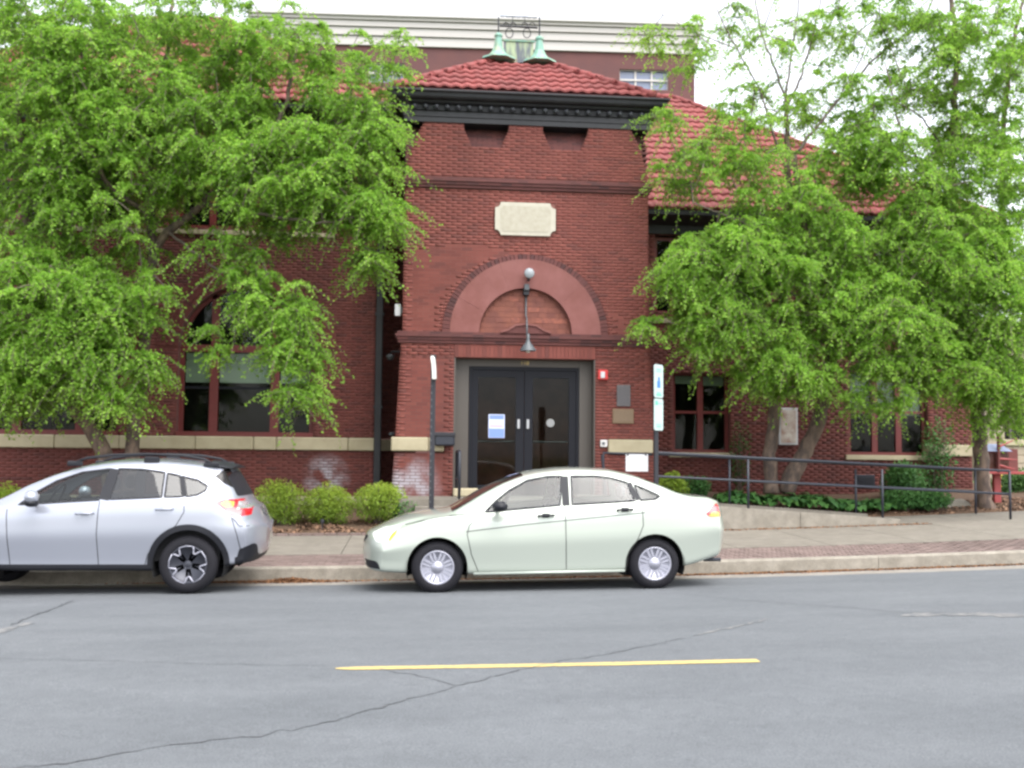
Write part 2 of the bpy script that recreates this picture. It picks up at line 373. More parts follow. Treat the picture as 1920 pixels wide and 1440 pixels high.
def deb(name, xc, n, L, wd, hh, y=14.38):
    x = xc+rng.normal(0, L, n); yy = y+rng.normal(0, wd, n)-.02*0; yy = np.minimum(yy, KY-.01)
    dens = np.exp(-((x-xc)/L)**2/1.2)*np.exp(-((yy-y)/wd)**2/1.5); z = roadz(x, yy)+.006+hh*dens*rng.random(n)
    a = rng.uniform(0, 6.28, n); t = rng.normal(0, .5, (n, 2)); l = .016*rng.uniform(.5, 1.5, n)
    ux = np.stack([np.cos(a), np.sin(a), t[:, 0]], 1)*l[:, None]; uy = np.stack([-np.sin(a), np.cos(a), t[:, 1]], 1)*(l*.5)[:, None]
    o = np.stack([x, yy, z], 1); V = np.stack([o-ux, o-uy, o+ux, o+uy], 1).reshape(-1, 3)
    mk(name, V, np.arange(4*n).reshape(-1, 4), M['debris'], rnd=rng.random(n), kind='stuff')
deb('gutter_litter', PX(545, 1085, 14.4), 7000, .28, .07, .05)
deb('gutter_litter', PX(460, 1088, 14.4), 3000, .6, .05, .015, 14.42)
deb('gutter_litter', 5.2, 4500, 1.3, .05, .012, 14.42)
deb('gutter_litter', 7.8, 2500, 1.2, .04, .01, 14.44)
deb('gutter_litter', 2.2, 2500, 1.6, .05, .01, 14.42)
chips('path_litter', 1800, (4, 9.5), (18.75, 18.99), lambda x, y: walkz(x, y)-.004, M['debris'], .018, kind='stuff')

# ------------------------------------------------------------------ ramp with retaining wall and landing
RW = 19.0
def rampz(x): return np.interp(x, [3.6, 5.5, 9.2, 10.5], [.82, .70, float(walkz(9.2, 19))+.03, float(walkz(10.5, 19))])
ramp = thing('access_ramp', 'pale concrete wheelchair ramp sloping up from the right to the entrance landing', 'ramp', (5, 19.7, .2))
def wedge(name, x0, x1, y0, y1, zf, m, parent, n=4, drop=.5):
    V = []
    for x in np.linspace(x0, x1, n+1):
        zb = float(walkz(x, 19))-drop
        for y in (y0, y1): V += [(x, y, zf(x)), (x, y, zb)]
    Fc = []
    for i in range(n):
        a = i*4; Fc += [(a, a+4, a+6, a+2), (a+1, a+5, a+4, a), (a+2, a+6, a+7, a+3)]
    e = n*4; Fc += [(0, 2, 3, 1), (e, e+1, e+3, e+2)]
    return mk(name, V, Fc, m, parent)
for a, b in ((3.2, 5.35), (5.36, 7.1), (7.11, 9.0)):
    wedge('retaining_wall', a, b, RW, RW+.18, lambda x: rampz(x)+.04, M['kerb'], ramp)
    wedge('ramp_slab', a, b, RW+.185, 20.4, rampz, M['concrete'], ramp)
    wedge('ramp_kerb', a, b, 20.405, 20.6, lambda x: rampz(x)+.06, M['concrete'], ramp)
wedge('landing', -.2, 3.19, 19.9, 22.2, lambda x: .80, M['concrete'], ramp)
for k in range(3): box('step', .1, 3.1, 19.0+.3*k, 19.3+.3*k-.003, 0, .27+.135*(k+1), M['concrete'], ramp, b=.01)
# hand rails
def rail(name, Y, label, xs, x1, extra=True):
    t = thing(name, label, 'handrail', (xs[0], Y, rampz(xs[0])), 'handrails of the ramp')
    z = lambda x: rampz(x)
    xx = [xs[0], x1]
    for i, h in enumerate((.93, .50)):
        MB().tube([(xs[0], Y, z(xs[0])+h), ((xs[0]+3.7)/2 if xs[0] < 3.6 else xs[0]+.01, Y, z(xs[0])+h), (x1, Y, z(x1)+h)], .022, 8).build('top_rail' if i == 0 else 'middle_rail', M['steel'], t, smooth=True)
    for x in xs+[x1]: MB().tube([(x, Y, z(x)-.1), (x, Y, z(x)+.93)], .023, 8).build('post', M['steel'], t, smooth=True)
    return t
XN = [PX(1230, 890, RW+.09), PX(1403, 950, RW+.09), PX(1655, 967, RW+.09)]
rail('ramp_handrail', RW+.09, 'near dark steel handrail along the sidewalk edge of the ramp, ending lowest at the right', XN, PX(1895, 983, RW+.09))
XF = [PX(1232, 880, 20.5), PX(1368, 943, 20.5), PX(1605, 955, 20.5)]
rail('ramp_handrail', 20.5, 'far dark steel handrail between the ramp and the hosta bed, behind the nearer one', XF, PX(1830, 972, 20.5))
# ------------------------------------------------------------------ brick walls
def brickmat(name, c1, c2, c3, stains=(), rough=.85):
    m = bpy.data.materials.new(name); m.use_nodes = True; n = m.node_tree; b = n.nodes['Principled BSDF']; b.inputs['Roughness'].default_value = rough
    at = n.nodes.new('ShaderNodeAttribute'); at.attribute_name = 'rnd'; oi = n.nodes.new('ShaderNodeObjectInfo')
    ad = n.nodes.new('ShaderNodeMath'); ad.operation = 'ADD'; n.links.new(at.outputs['Fac'], ad.inputs[0]); n.links.new(oi.outputs['Random'], ad.inputs[1])
    fr = n.nodes.new('ShaderNodeMath'); fr.operation = 'FRACT'; n.links.new(ad.outputs[0], fr.inputs[0])
    cr = n.nodes.new('ShaderNodeValToRGB'); e = cr.color_ramp.elements; e[0].color = (*c3, 1); e[1].color = (*c2, 1); e[0].position = 0; e[1].position = 1
    k = e.new(.25); k.color = (*c1, 1); k = e.new(.8); k.color = tuple((a+b_)/2 for a, b_ in zip(c1, c2))+(1,)
    n.links.new(fr.outputs[0], cr.inputs[0])
    ge = n.nodes.new('ShaderNodeNewGeometry'); no = n.nodes.new('ShaderNodeTexNoise'); no.inputs['Scale'].default_value = .9; no.inputs['Detail'].default_value = 8
    mp = n.nodes.new('ShaderNodeMapping'); mp.inputs['Scale'].default_value = (1, 1, .5); n.links.new(ge.outputs['Position'], mp.inputs[0]); n.links.new(mp.outputs[0], no.inputs['Vector'])
    mr = n.nodes.new('ShaderNodeMapRange'); mr.inputs[1].default_value = .3; mr.inputs[2].default_value = .7; mr.inputs[3].default_value = .78; mr.inputs[4].default_value = 1.2
    n.links.new(no.outputs[0], mr.inputs[0])
    vm = n.nodes.new('ShaderNodeVectorMath'); vm.operation = 'SCALE'; n.links.new(cr.outputs[0], vm.inputs[0]); n.links.new(mr.outputs[0], vm.inputs['Scale'])
    src = vm.outputs[0]
    for (x, y, z, r, amt) in stains:
        vs = n.nodes.new('ShaderNodeVectorMath'); vs.operation = 'DISTANCE'; n.links.new(ge.outputs['Position'], vs.inputs[0]); vs.inputs[1].default_value = (x, y, z)
        n2 = n.nodes.new('ShaderNodeTexNoise'); n2.inputs['Scale'].default_value = 3; n2.inputs['Detail'].default_value = 6; n.links.new(ge.outputs['Position'], n2.inputs['Vector'])
        m1 = n.nodes.new('ShaderNodeMapRange'); m1.inputs[1].default_value = r; m1.inputs[2].default_value = 0; m1.inputs[3].default_value = 0; m1.inputs[4].default_value = 1; n.links.new(vs.outputs['Value'], m1.inputs[0])
        m2 = n.nodes.new('ShaderNodeMapRange'); m2.inputs[1].default_value = .38; m2.inputs[2].default_value = .62; n.links.new(n2.outputs[0], m2.inputs[0])
        mu = n.nodes.new('ShaderNodeMath'); mu.operation = 'MULTIPLY'; n.links.new(m1.outputs[0], mu.inputs[0]); n.links.new(m2.outputs[0], mu.inputs[1])
        m3 = n.nodes.new('ShaderNodeMath'); m3.operation = 'MULTIPLY'; n.links.new(mu.outputs[0], m3.inputs[0]); m3.inputs[1].default_value = amt; m3.use_clamp = True
        mx = n.nodes.new('ShaderNodeMixRGB'); n.links.new(m3.outputs[0], mx.inputs[0]); n.links.new(src, mx.inputs[1]); mx.inputs[2].default_value = (.34, .31, .34, 1); src = mx.outputs[0]
    n.links.new(src, b.inputs['Base Color'])
    return m
e1, e2 = P(612, 895, 23), P(765, 915, 21.4)
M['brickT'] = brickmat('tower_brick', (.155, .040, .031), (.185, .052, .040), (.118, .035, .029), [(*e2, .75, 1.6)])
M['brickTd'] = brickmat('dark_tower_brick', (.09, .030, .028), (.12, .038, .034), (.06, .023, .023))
M['brickW'] = brickmat('shaded_wing_brick', (.125, .032, .026), (.155, .041, .033), (.085, .025, .022), [(*e1, .55, 2.0)])  # darker than tower brick: the trees' shade on the wings is in the colour
M['mortarT'] = mat('pink_mortar', (.20, .083, .068), .95, col2=(.155, .062, .052), scale=1.2)
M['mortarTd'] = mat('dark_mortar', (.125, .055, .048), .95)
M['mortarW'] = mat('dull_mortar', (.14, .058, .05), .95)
BL, BH, BGAP = .216, .0635, .0115
def wall(name, parent, Y, span, z0, z1, holes, mb, mm, nobj=0, proud=.0045, thick=.3, nside=True):
    """brick wall facing -Y. span(z)->(x0,x1); holes: list of f(z)->(x0,x1) or None"""
    pieces = []; back = MB(); zc = []; k0 = int(math.floor(z0/BH+1e-6)); k1 = int(math.ceil(z1/BH-1e-6))
    for k in range(k0, k1):
        a, b = max(z0, k*BH), min(z1, (k+1)*BH)
        if b-a < .012: continue
        z = (a+b)/2; sp = span(z); iv = [tuple(sp)]
        for h in holes:
            hh = h(z)
            if hh is None: continue
            nv = []
            for (p, q_) in iv:
                if hh[1] <= p or hh[0] >= q_: nv.append((p, q_)); continue
                if hh[0] > p: nv.append((p, hh[0]))
                if hh[1] < q_: nv.append((hh[1], q_))
            iv = nv
        for (p, q_) in iv:
            if q_-p < .02: continue
            yb = Y+proud
            back.add([(p, yb, a), (q_, yb, a), (q_, yb, b), (p, yb, b), (p, Y+thick, a), (q_, Y+thick, a), (q_, Y+thick, b), (p, Y+thick, b)], [(0, 1, 2, 3), (4, 0, 3, 7), (1, 5, 6, 2)]+([(4, 5, 1, 0)] if k == k0 else []), .5)
            off = (k % 2)*BL/2; i0 = int(math.floor((p-off)/BL))
            segs = []
            for i in range(i0, int((q_-off)/BL)+1):
                s, e = max(p, i*BL+off), min(q_, (i+1)*BL+off)
                if e-s > 1e-6: segs.append([s, e])
            if len(segs) > 1 and segs[0][1]-segs[0][0] < .06: segs[1][0] = segs[0][0]; segs.pop(0)
            if len(segs) > 1 and segs[-1][1]-segs[-1][0] < .06: segs[-2][1] = segs[-1][1]; segs.pop()
            for s, e in segs:
                pieces.append((s+(0 if s == p else BGAP/2), e-(0 if e == q_ else BGAP/2), a+BGAP/2, b-BGAP/2, abs(e-s-BL) < .001 and b-a > BH-.001))
    W = back.build(name, mm, parent)
    objs = []
    if nobj:
        full = [i for i, p in enumerate(pieces) if p[4]]
        full.sort(key=lambda i: (pieces[i][0]-1.0)**2+(pieces[i][2]-1.6)**2+Y*Y); objs = set(full[:nobj])
        q = MB().box(-(BL-BGAP)/2, (BL-BGAP)/2, 0, .02, -(BH-BGAP)/2, (BH-BGAP)/2); me = meshdata('brick', np.concatenate(q.V), q.F, mb)
        for i in objs:
            p = pieces[i]; o = bpy.data.objects.new('brick', me); link(o, W, ((p[0]+p[1])/2, Y+random.uniform(-.0015, .0015), (p[2]+p[3])/2))
    rest = [p for i, p in enumerate(pieces) if i not in set(objs)]
    n = len(rest)
    if n:
        A = np.array([p[:4] for p in rest]); y = Y+rng.uniform(-.0015, .0015, n); yb = np.full(n, Y+proud+.004)
        x0, x1, a, b = A.T
        V = np.stack([np.stack(t, 1) for t in ((x0, y, a), (x1, y, a), (x1, y, b), (x0, y, b), (x0, yb, a), (x1, yb, a), (x1, yb, b), (x0, yb, b))], 1).reshape(-1, 3)
        q = np.array([(0, 1, 2, 3), (4, 0, 3, 7), (1, 5, 6, 2), (3, 2, 6, 7), (4, 5, 1, 0)]); Fc = (np.arange(n)[:, None, None]*8+q[None]).reshape(-1, 4)
        mk('brickwork', V, Fc, mb, W, rnd=np.repeat(rng.random(n), 5), kind='stuff')
    return W
def rect(x0, x1, z0, z1): return lambda z: (x0, x1) if z0 < z < z1 else None
def archh(cx, zs, r, z0, rz=None):
    rz = rz or r
    def f(z):
        if z0 < z <= zs: return (cx-r, cx+r)
        if zs < z < zs+rz: s = r*math.sqrt(1-((z-zs)/rz)**2); return (cx-s, cx+s)
    return f
def arcpoly(cx, zs, r0, r1, a0, a1, n, asp=1):
    out = [(cx+r1*math.cos(a0+(a1-a0)*i/n), zs+r1*asp*math.sin(a0+(a1-a0)*i/n)) for i in range(n+1)]
    return out+[(cx+r0*math.cos(a1-(a1-a0)*i/n), zs+r0*asp*math.sin(a1-(a1-a0)*i/n)) for i in range(n+1)]

BLD = thing('brick_building', 'two-storey red brick building with a central entrance tower, arched windows and red tiled roofs', 'building', (2.3, 23, .2))
TY = 21.5; TX0, TX1 = -.20, 4.84; TC = 2.30
# tower: lower battered body, plain shaft, upper body
DX0, DX1, DZ = .854, 3.734, 3.585
def spL(z): t = np.interp(z, [.7, 1.87, 4.05], [.17, .11, .02]); return (TX0-t, TX1+t)
LOWZ = 4.0
wall('tower_base_wall', BLD, TY-.06, lambda z: (spL(z)[0], DX0), .72, 3.59, [rect(TX0-.4, PX(833, 833, TY), 1.68, 1.975)], M['brickT'], M['mortarTd'], nobj=170)
wall('tower_base_wall', BLD, TY-.06, lambda z: (DX1, spL(z)[1]), .72, 3.59, [rect(PX(1142, 838, TY), TX1+.4, 1.68, 1.975)], M['brickT'], M['mortarTd'])
wall('tower_base_wall', BLD, TY-.06, lambda z: (TX0-.03, DX0-.001), 3.59, 3.86, [], M['brickT'], M['mortarTd'])
wall('tower_base_wall', BLD, TY-.06, lambda z: (DX1+.001, TX1+.03), 3.59, 3.86, [], M['brickT'], M['mortarTd'])
lint = box('lintel_bed', DX0, DX1, TY-.052, TY+.25, 3.59, 3.86, M['mortarT'], BLD)
n = 36
for i in range(n):
    a = DX0+(DX1-DX0)*i/n; b_ = DX0+(DX1-DX0)*(i+1)/n
    box('soldier_brick', a+.005, b_-.005, TY-.065+random.uniform(-.003, .003), TY, 3.595, 3.855, M['brickT'], lint)
AZ, AR0, AR1, AR2 = 4.08, .95, 1.55, 1.70
ACX = 2.30
wall('tower_shaft_wall', BLD, TY, lambda z: (TX0, TX1), 4.1, 7.06, [archh(ACX, AZ, AR2, 4.0, 1.64), rect(PX(928, 410, TY), PX(1042, 410, TY), PZ(985, 440, TY), PZ(985, 382, TY))], M['brickT'], M['mortarT'], nobj=130)
# tower side walls and back
for a_, b_ in ((TX0, TX0+.3), (TX1-.3, TX1)):
    box('tower_side_wall', a_, b_, TY+.02, 26, .3, 7.3, M['brickW'], BLD)
    sd = MB(); V = [(a_+.004, TY+.03, 7.3), (a_+.004, 26, 7.3), (a_+.004, 26, 8.42), (a_+.004, TY+.5, 8.42), (a_+.004, TY+.03, 7.5)]; V += [(x+.28, y, z) for x, y, z in V]
    sd.add(V, [(0, 1, 2, 3, 4), (9, 8, 7, 6, 5), (0, 4, 9, 5), (4, 3, 8, 9), (3, 2, 7, 8)]).build('tower_side_wall', M['brickTd'], BLD)
# corbel bands
def band(zs, out, x0, x1, m=M['brickTd']):
    for (za, zb, o_) in zs:
        t = MB(); bed = box('corbel_band', x0-o_, x1+o_, TY-o_, TY+.2, za, zb, M['mortarTd'], BLD)
        n = int((x1-x0+2*o_)/.216)
        for i in range(n):
            a = x0-o_+(x1-x0+2*o_)*i/n; t.box(a+.005, a+(x1-x0+2*o_)/n-.005, TY-o_-.006+random.uniform(-.002, .002), TY-o_+.02, za+.004, zb-.004)
        t.build('corbel_brick', m, bed, kind='stuff')
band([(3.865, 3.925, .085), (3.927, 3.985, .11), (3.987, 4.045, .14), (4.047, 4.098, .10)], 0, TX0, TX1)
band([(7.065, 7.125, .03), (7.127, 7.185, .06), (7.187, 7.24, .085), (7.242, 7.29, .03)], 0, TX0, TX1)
# hump over the lamp
hp = [(PX(938, 628, TY), 4.09), (PX(952, 622, TY), 4.14), (PX(966, 612, TY), 4.235), (PX(985, 609, TY), 4.26), (PX(1004, 612, TY), 4.235), (PX(1018, 622, TY), 4.14), (PX(1032, 628, TY), 4.09)]
MB().prism(hp, TY-.14, TY+.03).build('arched_hood', M['brickTd'], BLD)
MB().prism([(x, z) for x, z in hp]+[(x, z+.035) for x, z in hp[::-1]], TY-.165, TY+.03).build('hood_moulding', M['arch'], BLD)
# arch: smooth voussoir ring with an outer header ring
def ring(name, r0, r1, n, y0, y1, m, parent, gap=.004, asp=1, kind=None, joined=False):
    t = MB()
    for i in range(n):
        a0 = math.pi*i/n+gap/r1; a1 = math.pi*(i+1)/n-gap/r1
        q = t if joined else MB(); q.prism(arcpoly(ACXc, AZc, r0, r1, a0, a1, 4 if n < 20 else 1, asp), y0+random.uniform(-.002, .002), y1)
        if not joined: q.build(name, m, parent)
    if joined: return t.build(name, m, parent, kind='stuff')
ACXc, AZc = ACX, AZ+.015
tym = MB().prism(arcpoly(ACX, AZ+.015, .0, AR0+.02, 0, math.pi, 30)[:31], TY+.10, TY+.2).build('tympanum', M['terracotta'], BLD)
ring('arch_block', AR0, AR1, 13, TY-.03, TY+.2, M['arch'], tym, .0006, .99)
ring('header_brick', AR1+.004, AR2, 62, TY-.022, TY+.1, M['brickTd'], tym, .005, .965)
# tympanum blocks, uneven, a few dark stained
M['stained'] = mat('stained_terracotta', (.15, .055, .045), .85, col2=(.30, .10, .065), scale=7)
zz = AZ+.03; r = 0
while zz < AZ+.93:
    s = math.sqrt(max(0, .945**2-(zz-AZ+.11)**2)); xx = ACX-s
    while xx < ACX+s-.05:
        L = min(random.choice((.18, .25, .33)), ACX+s-xx)
        box('terracotta_block', xx+.002, xx+L-.002, TY+.085+random.uniform(-.006, .004), TY+.12, zz+.002, zz+.108, M['stained'] if random.random() < .17 else M['terracotta'], tym)
        xx += L
    zz += .11
# upper body with two scooped niches and chamfered corners
UZ0, UZ1 = 7.29, 8.42
N1 = [(PX(870, 236, TY), PX(954, 236, TY)), (PX(1018, 238, TY), PX(1103, 238, TY))]
def niche(a, b):
    def f(z):
        if z < 7.93: return None
        t = (z-7.93)/(8.42-7.93); sh = .17*(1-min(1, t*1.3)); return (a+sh, b-sh)
    return f
def spU(z): c = np.interp(z, [7.5, 8.1, 8.42], [0, .19, .36]); return (TX0+.02+c, TX1-.02-c)
wall('tower_upper_wall', BLD, TY+.0, spU, UZ0, UZ1, [niche(*a) for a in N1], M['brickT'], M['mortarT'], thick=.28)
# set-back wall seen inside the niches and at the chamfered corners (leans back towards the top)
q = MB()
for k in range(18):
    za, zb = 7.45+k*BH*.9, 7.45+(k+1)*BH*.9; zb = min(zb, 8.42)
    if za >= 8.42: break
    t = max(0, (za-7.93)/.5); yb = TY+.012+.42*t
    n = 24; off = (k % 2)*.5
    for i in range(n):
        a = TX0+.012+(TX1-TX0-.024)*(max(0, i-off))/n; b_ = TX0+.012+(TX1-TX0-.024)*min(n, i+1-off)/n
        if b_-a > .03: q.box(a+.004, b_-.004, yb+random.uniform(-.002, .002), yb+.3, za+.005, zb-.005)
inn = box('niche_back_wall', TX0+.012, TX1-.012, TY+.48, TY+.7, 7.3, 8.42, M['mortarTd'], BLD)
q.build('niche_brickwork', M['brickTd'], inn, kind='stuff')  # dark brick puts some of the recess shade into the colour
# stone belt blocks on the tower
def stone(x0, x1, y, z0=1.69, z1=1.965, out=.1, nm='belt_stone'):
    return box(nm, x0, x1, y-out, y+.25, z0, z1, M['stone'], BLD, b=.02)
stone(PX(733, 830, TY-.2)-.0, PX(803, 830, TY-.2), TY-.06, out=.09); stone(PX(803, 830, TY-.2)+.006, PX(833, 830, TY-.2), TY-.06, out=.03)
stone(PX(1142, 838, TY-.2), PX(1226, 838, TY-.2), TY-.06, out=.09)
box('foundation_stone', TX0-.25, DX0-.003, TY-.12, TY+.2, .2, .72, M['stone'], BLD, b=.02)
box('foundation_stone', DX1+.003, TX1+.25, TY-.12, TY+.2, .2, .72, M['stone'], BLD, b=.02)
box('door_plinth', DX0+.002, DX0+.5, TY-.35, TY-.08, .8, .96, M['stone'], BLD, b=.02)
# jamb linings beside the door
DY = TY+.22
for x0, x1 in ((DX0, DX0+.03), (DX1-.03, DX1)): box('door_reveal', x0, x1, TY-.05, DY+.1, .8, DZ, M['taupe'], BLD)
box('door_surround', DX0+.03, PX(878, 800, DY), DY, DY+.1, .8, DZ-.003, M['taupe'], BLD); box('door_surround', PX(1086, 800, DY), DX1-.03, DY, DY+.1, .8, DZ-.003, M['taupe'], BLD)
hd = box('door_header', PX(878, 800, DY)+.002, PX(1086, 800, DY)-.002, DY, DY+.1, PZ(985, 688, DY), DZ-.003, M['taupe'], BLD)
# house number, two small gilt figures above the door
M['gilt'] = mat('gilt', (.38, .27, .10), .4, metal=.6)
def text(s, x, y, z, size, m, parent, name='lettering', depth=.004, rotz=0):
    cu = bpy.data.curves.new(name, 'FONT'); cu.body = s; cu.size = size; cu.extrude = depth/2; cu.align_x = 'CENTER'; cu.align_y = 'CENTER'
    o = bpy.data.objects.new(name+'_tmp', cu); sc.collection.objects.link(o); dg = bpy.context.evaluated_depsgraph_get(); me = bpy.data.meshes.new_from_object(o.evaluated_get(dg))
    bpy.data.objects.remove(o); me.name = name; me.materials.clear(); me.materials.append(m)
    ob = bpy.data.objects.new(name, me); link(ob, parent, (x, y, z)); ob.rotation_euler = (math.pi/2, 0, rotz); return ob
text('118', PX(984, 681, DY), DY-.006, PZ(984, 681, DY), .12, M['gilt'], hd, 'house_number')
# double door
dd = thing('double_door', 'dark glazed double entrance door with steel frame, notice on its left leaf', 'door', (TC, DY+.05, .8))
fx0, fx1, fz = PX(879, 800, DY), PX(1086, 800, DY), PZ(985, 688, DY)
fr = MB(); fr.box(fx0, fx0+.06, DY+.02, DY+.12, .8, fz); fr.box(fx1-.06, fx1, DY+.02, DY+.12, .8, fz); fr.box(fx0+.06, fx1-.06, DY+.02, DY+.12, fz-.07, fz); fr.build('door_frame', M['doorm'], dd)
mid = (PX(967, 800, DY)+PX(999, 800, DY))/2
M['lobby'] = mat('lobby_wall', (.28, .105, .07), .9, col2=(.15, .055, .04), scale=2)
for s, (a, b_) in enumerate(((fx0+.065, mid-.006), (mid+.006, fx1-.065))):
    ga, gb = (PX(896, 800, DY), PX(967, 800, DY)) if s == 0 else (PX(999, 800, DY), PX(1067, 800, DY))
    gt, gm = PZ(980, 708, DY), PZ(980, 828, DY)
    l = MB(); y0, y1 = DY+.04, DY+.09
    l.box(a, ga, y0, y1, .81, fz-.075); l.box(gb, b_, y0, y1, .81, fz-.075); l.box(ga, gb, y0, y1, gt, fz-.075); l.box(ga, gb, y0, y1, .81, 1.02)
    lf = l.build('door_leaf', M['doorm'], dd)
    box('glass_pane', ga, gb, y0+.02, y0+.03, 1.02, gt, M['glass'], lf)
    MB().tube([(ga, y1+.05, gm), (gb, y1+.05, gm)], .018).build('push_bar', M['steel'], lf)
    hx = PX(972.5, 795, DY) if s == 0 else PX(990, 795, DY)
    box('pull_handle', hx-.03, hx+.03, y0-.03, y0, PZ(980, 804, DY), PZ(980, 786, DY), mat('brushed', (.45, .45, .47), .35, metal=.7), lf, b=.01)
lob = MB(); lob.box(fx0-.6, fx1+.6, 24.4, 24.5, .5, 4); lob.box(fx0-.7, fx0-.6, DY+.12, 24.4, .5, 4); lob.box(fx1+.6, fx1+.7, DY+.12, 24.4, .5, 4); lob.box(fx0-.6, fx1+.6, DY+.13, 24.4, 3.7, 3.8); lob.box(fx0-.6, fx1+.6, DY+.13, 24.4, .7, .79)
lob.build('lobby', M['lobby'], BLD)
NY = DY+.055
nt_ = thing('notice', 'pale blue and white paper notice taped inside the left door glass', 'notice', P(931, 822, NY))
M['nblue'] = mat('notice_blue', (.18, .27, .62), .6); M['nwhite'] = mat('notice_white', (.62, .66, .85), .6); M['npink'] = mat('notice_pink', (.70, .42, .55), .6)
xa_, xb_ = PX(916, 800, NY), PX(946, 800, NY); za_, zb_ = PZ(931, 821, NY), PZ(931, 777, NY)
box('sheet', xa_, xb_, NY-.004, NY, za_, zb_, M['nwhite'], nt_); box('printed_panel', xa_+.01, xb_-.01, NY-.008, NY-.0045, za_+.01, za_+.19, M['nblue'], nt_); box('printed_band', xa_+.03, xb_-.03, NY-.008, NY-.0045, za_+.22, za_+.27, M['npink'], nt_)
box('printed_band', xa_+.02, xb_-.02, NY-.008, NY-.0045, zb_-.10, zb_-.015, M['nblue'], nt_)
c = P(1032, 793, NY); tag(MB().lathe([(.085, -.004), (.085, 0)], c, 'y', 24).build('round_sticker', mat('sticker', (.25, .25, .25), .6)), 'round grey sticker inside the right door glass', 'sticker')

# ------------------------------------------------------------------ mouldings round the tower
def molding(name, prof, x0, x1, y0, y1, m, parent):
    """prof: list of (outward, z); runs round front and sides"""
    V = []
    for o_, z in prof: V += [(x0-o_, y1, z), (x0-o_, y0-o_, z), (x1+o_, y0-o_, z), (x1+o_, y1, z)]
    Fc = []
    for i in range(len(prof)-1):
        for k in range(3): a = i*4+k; Fc.append((a, a+1, a+5, a+4))
    return mk(name, V, Fc, m, parent)
CY0 = TY
molding('architrave', [(-.75, 8.42), (.03, 8.42), (.03, 8.52), (.05, 8.53), (.05, 8.63), (.07, 8.645), (.0, 8.65)], TX0, TX1, TY, 26, M['dark'], BLD)
cor = molding('cornice', [(.0, 8.649), (.055, 8.66), (.06, 8.76), (.15, 8.79), (.17, 8.82), (.28, 8.84), (.31, 8.87), (.33, 8.93), (.38, 8.96), (.38, 8.995), (.1, 9.03)], TX0, TX1, TY, 26, M['dark'], BLD)
ball = None
for i in range(24):
    x = TX0-.05+(TX1-TX0+.1)*i/23
    q = MB().lathe([(.0, -.055), (.04, -.038), (.055, 0), (.04, .038), (0, .055)], (x, TY-.12, 8.71), 'z', 10)
    if ball is None: ball = meshdata('dentil', np.concatenate(q.V)-np.array([x, TY-.12, 8.71]), q.F, mat('dentil_paint', (.04, .042, .05), .5), True)
    o = bpy.data.objects.new('dentil', ball); link(o, cor, (x, TY-.12, 8.71))

# ------------------------------------------------------------------ tiled roofs
TW, TH = .235, .43
def tile_geo(u0, v0, w=TW, h=TH, amp=.016, lip=.06, seg=8, ucl=None):
    """returns local (u, v, n) verts and faces of one S-shaped tile"""
    V = []
    for j, (vv, nn) in enumerate(((v0, lip-.045), (v0, lip), (v0+h+.02, .004))):
        for i in range(seg+1):
            u = u0+w*i/seg; ph = 2*math.pi*i/seg; a = amp*math.sin(ph)
            if ucl: u = min(max(u, ucl[0]), ucl[1])
            V.append((u, vv, nn+a+amp))
    Fc = []
    for j in range(2):
        for i in range(seg): a = j*(seg+1)+i; Fc.append((a, a+1, a+seg+2, a+seg+1))
    return np.array(V), Fc
TILES_LEFT = [300]
def roof_plane(name, O, U, Vd, umin, umax, vmax, m, parent, nobj=0, focus=None):
    """umin(v), umax(v) bound the plane"""
    O = np.asarray(O, float); U = np.asarray(U, float); U /= np.linalg.norm(U); Vd = np.asarray(Vd, float); Vd /= np.linalg.norm(Vd); Nn = np.cross(U, Vd)
    if Nn[2] < 0: Nn = -Nn
    # deck
    vs = np.linspace(0, vmax, 2); poly = [O+U*umin(0), O+U*umax(0), O+U*umax(vmax)+Vd*vmax, O+U*umin(vmax)+Vd*vmax]
    D = mk(name, np.array(poly)-Nn*.01, [(0, 1, 2, 3)] if np.dot(np.cross(poly[1]-poly[0], poly[2]-poly[0]), Nn) > 0 else [(3, 2, 1, 0)], m, parent)
    tv, tf = tile_geo(-TW/2, 0); B = np.stack([U, Vd, Nn]); me = None; VV = []; FF = []; n = 0; full = []; rr = []
    rows = int(vmax/TH)+1
    for r in range(rows):
        v = r*TH; lo, hi = umin(min(v+TH*.5, vmax)), umax(min(v+TH*.5, vmax)); i0 = int(math.floor(lo/TW)); i1 = int(math.ceil(hi/TW)); h = min(TH, vmax-v)
        if h < .05: continue
        for i in range(i0, i1):
            u0 = i*TW
            if u0+TW <= lo or u0 >= hi: continue
            if u0 >= umin(v) and u0 >= umin(min(v+TH, vmax)) and u0+TW <= umax(v) and u0+TW <= umax(min(v+TH, vmax)) and h > TH-.01: full.append((u0+TW/2, v)); continue
            a, f = tile_geo(u0, v, h=h, ucl=(lo, hi)); VV.append(O+a@B); FF += [tuple(k+n for k in q) for q in f]; n += len(a); rr += [random.random()]*len(f)
    if focus is not None: full.sort(key=lambda p: abs(O[0]+p[0]*U[0]-focus)+p[1]*.8)
    k = min(nobj, TILES_LEFT[0], len(full)); TILES_LEFT[0] -= k
    for j, (u, v) in enumerate(full):
        if j < k:
            if me is None: me = meshdata('tile', tv@B, tf, m, True)
            ob = bpy.data.objects.new('tile', me); link(ob, D, O+U*u+Vd*v+Nn*random.uniform(-.002, .003))
        else: VV.append(O+(tv+np.array([u, v, 0]))@B); FF += [tuple(q_+n for q_ in q) for q in tf]; n += len(tv); rr += [random.random()]*len(tf)
    if n: mk('tile_field', np.concatenate(VV), FF, m, D, True, rnd=rr, kind='stuff')
    return D
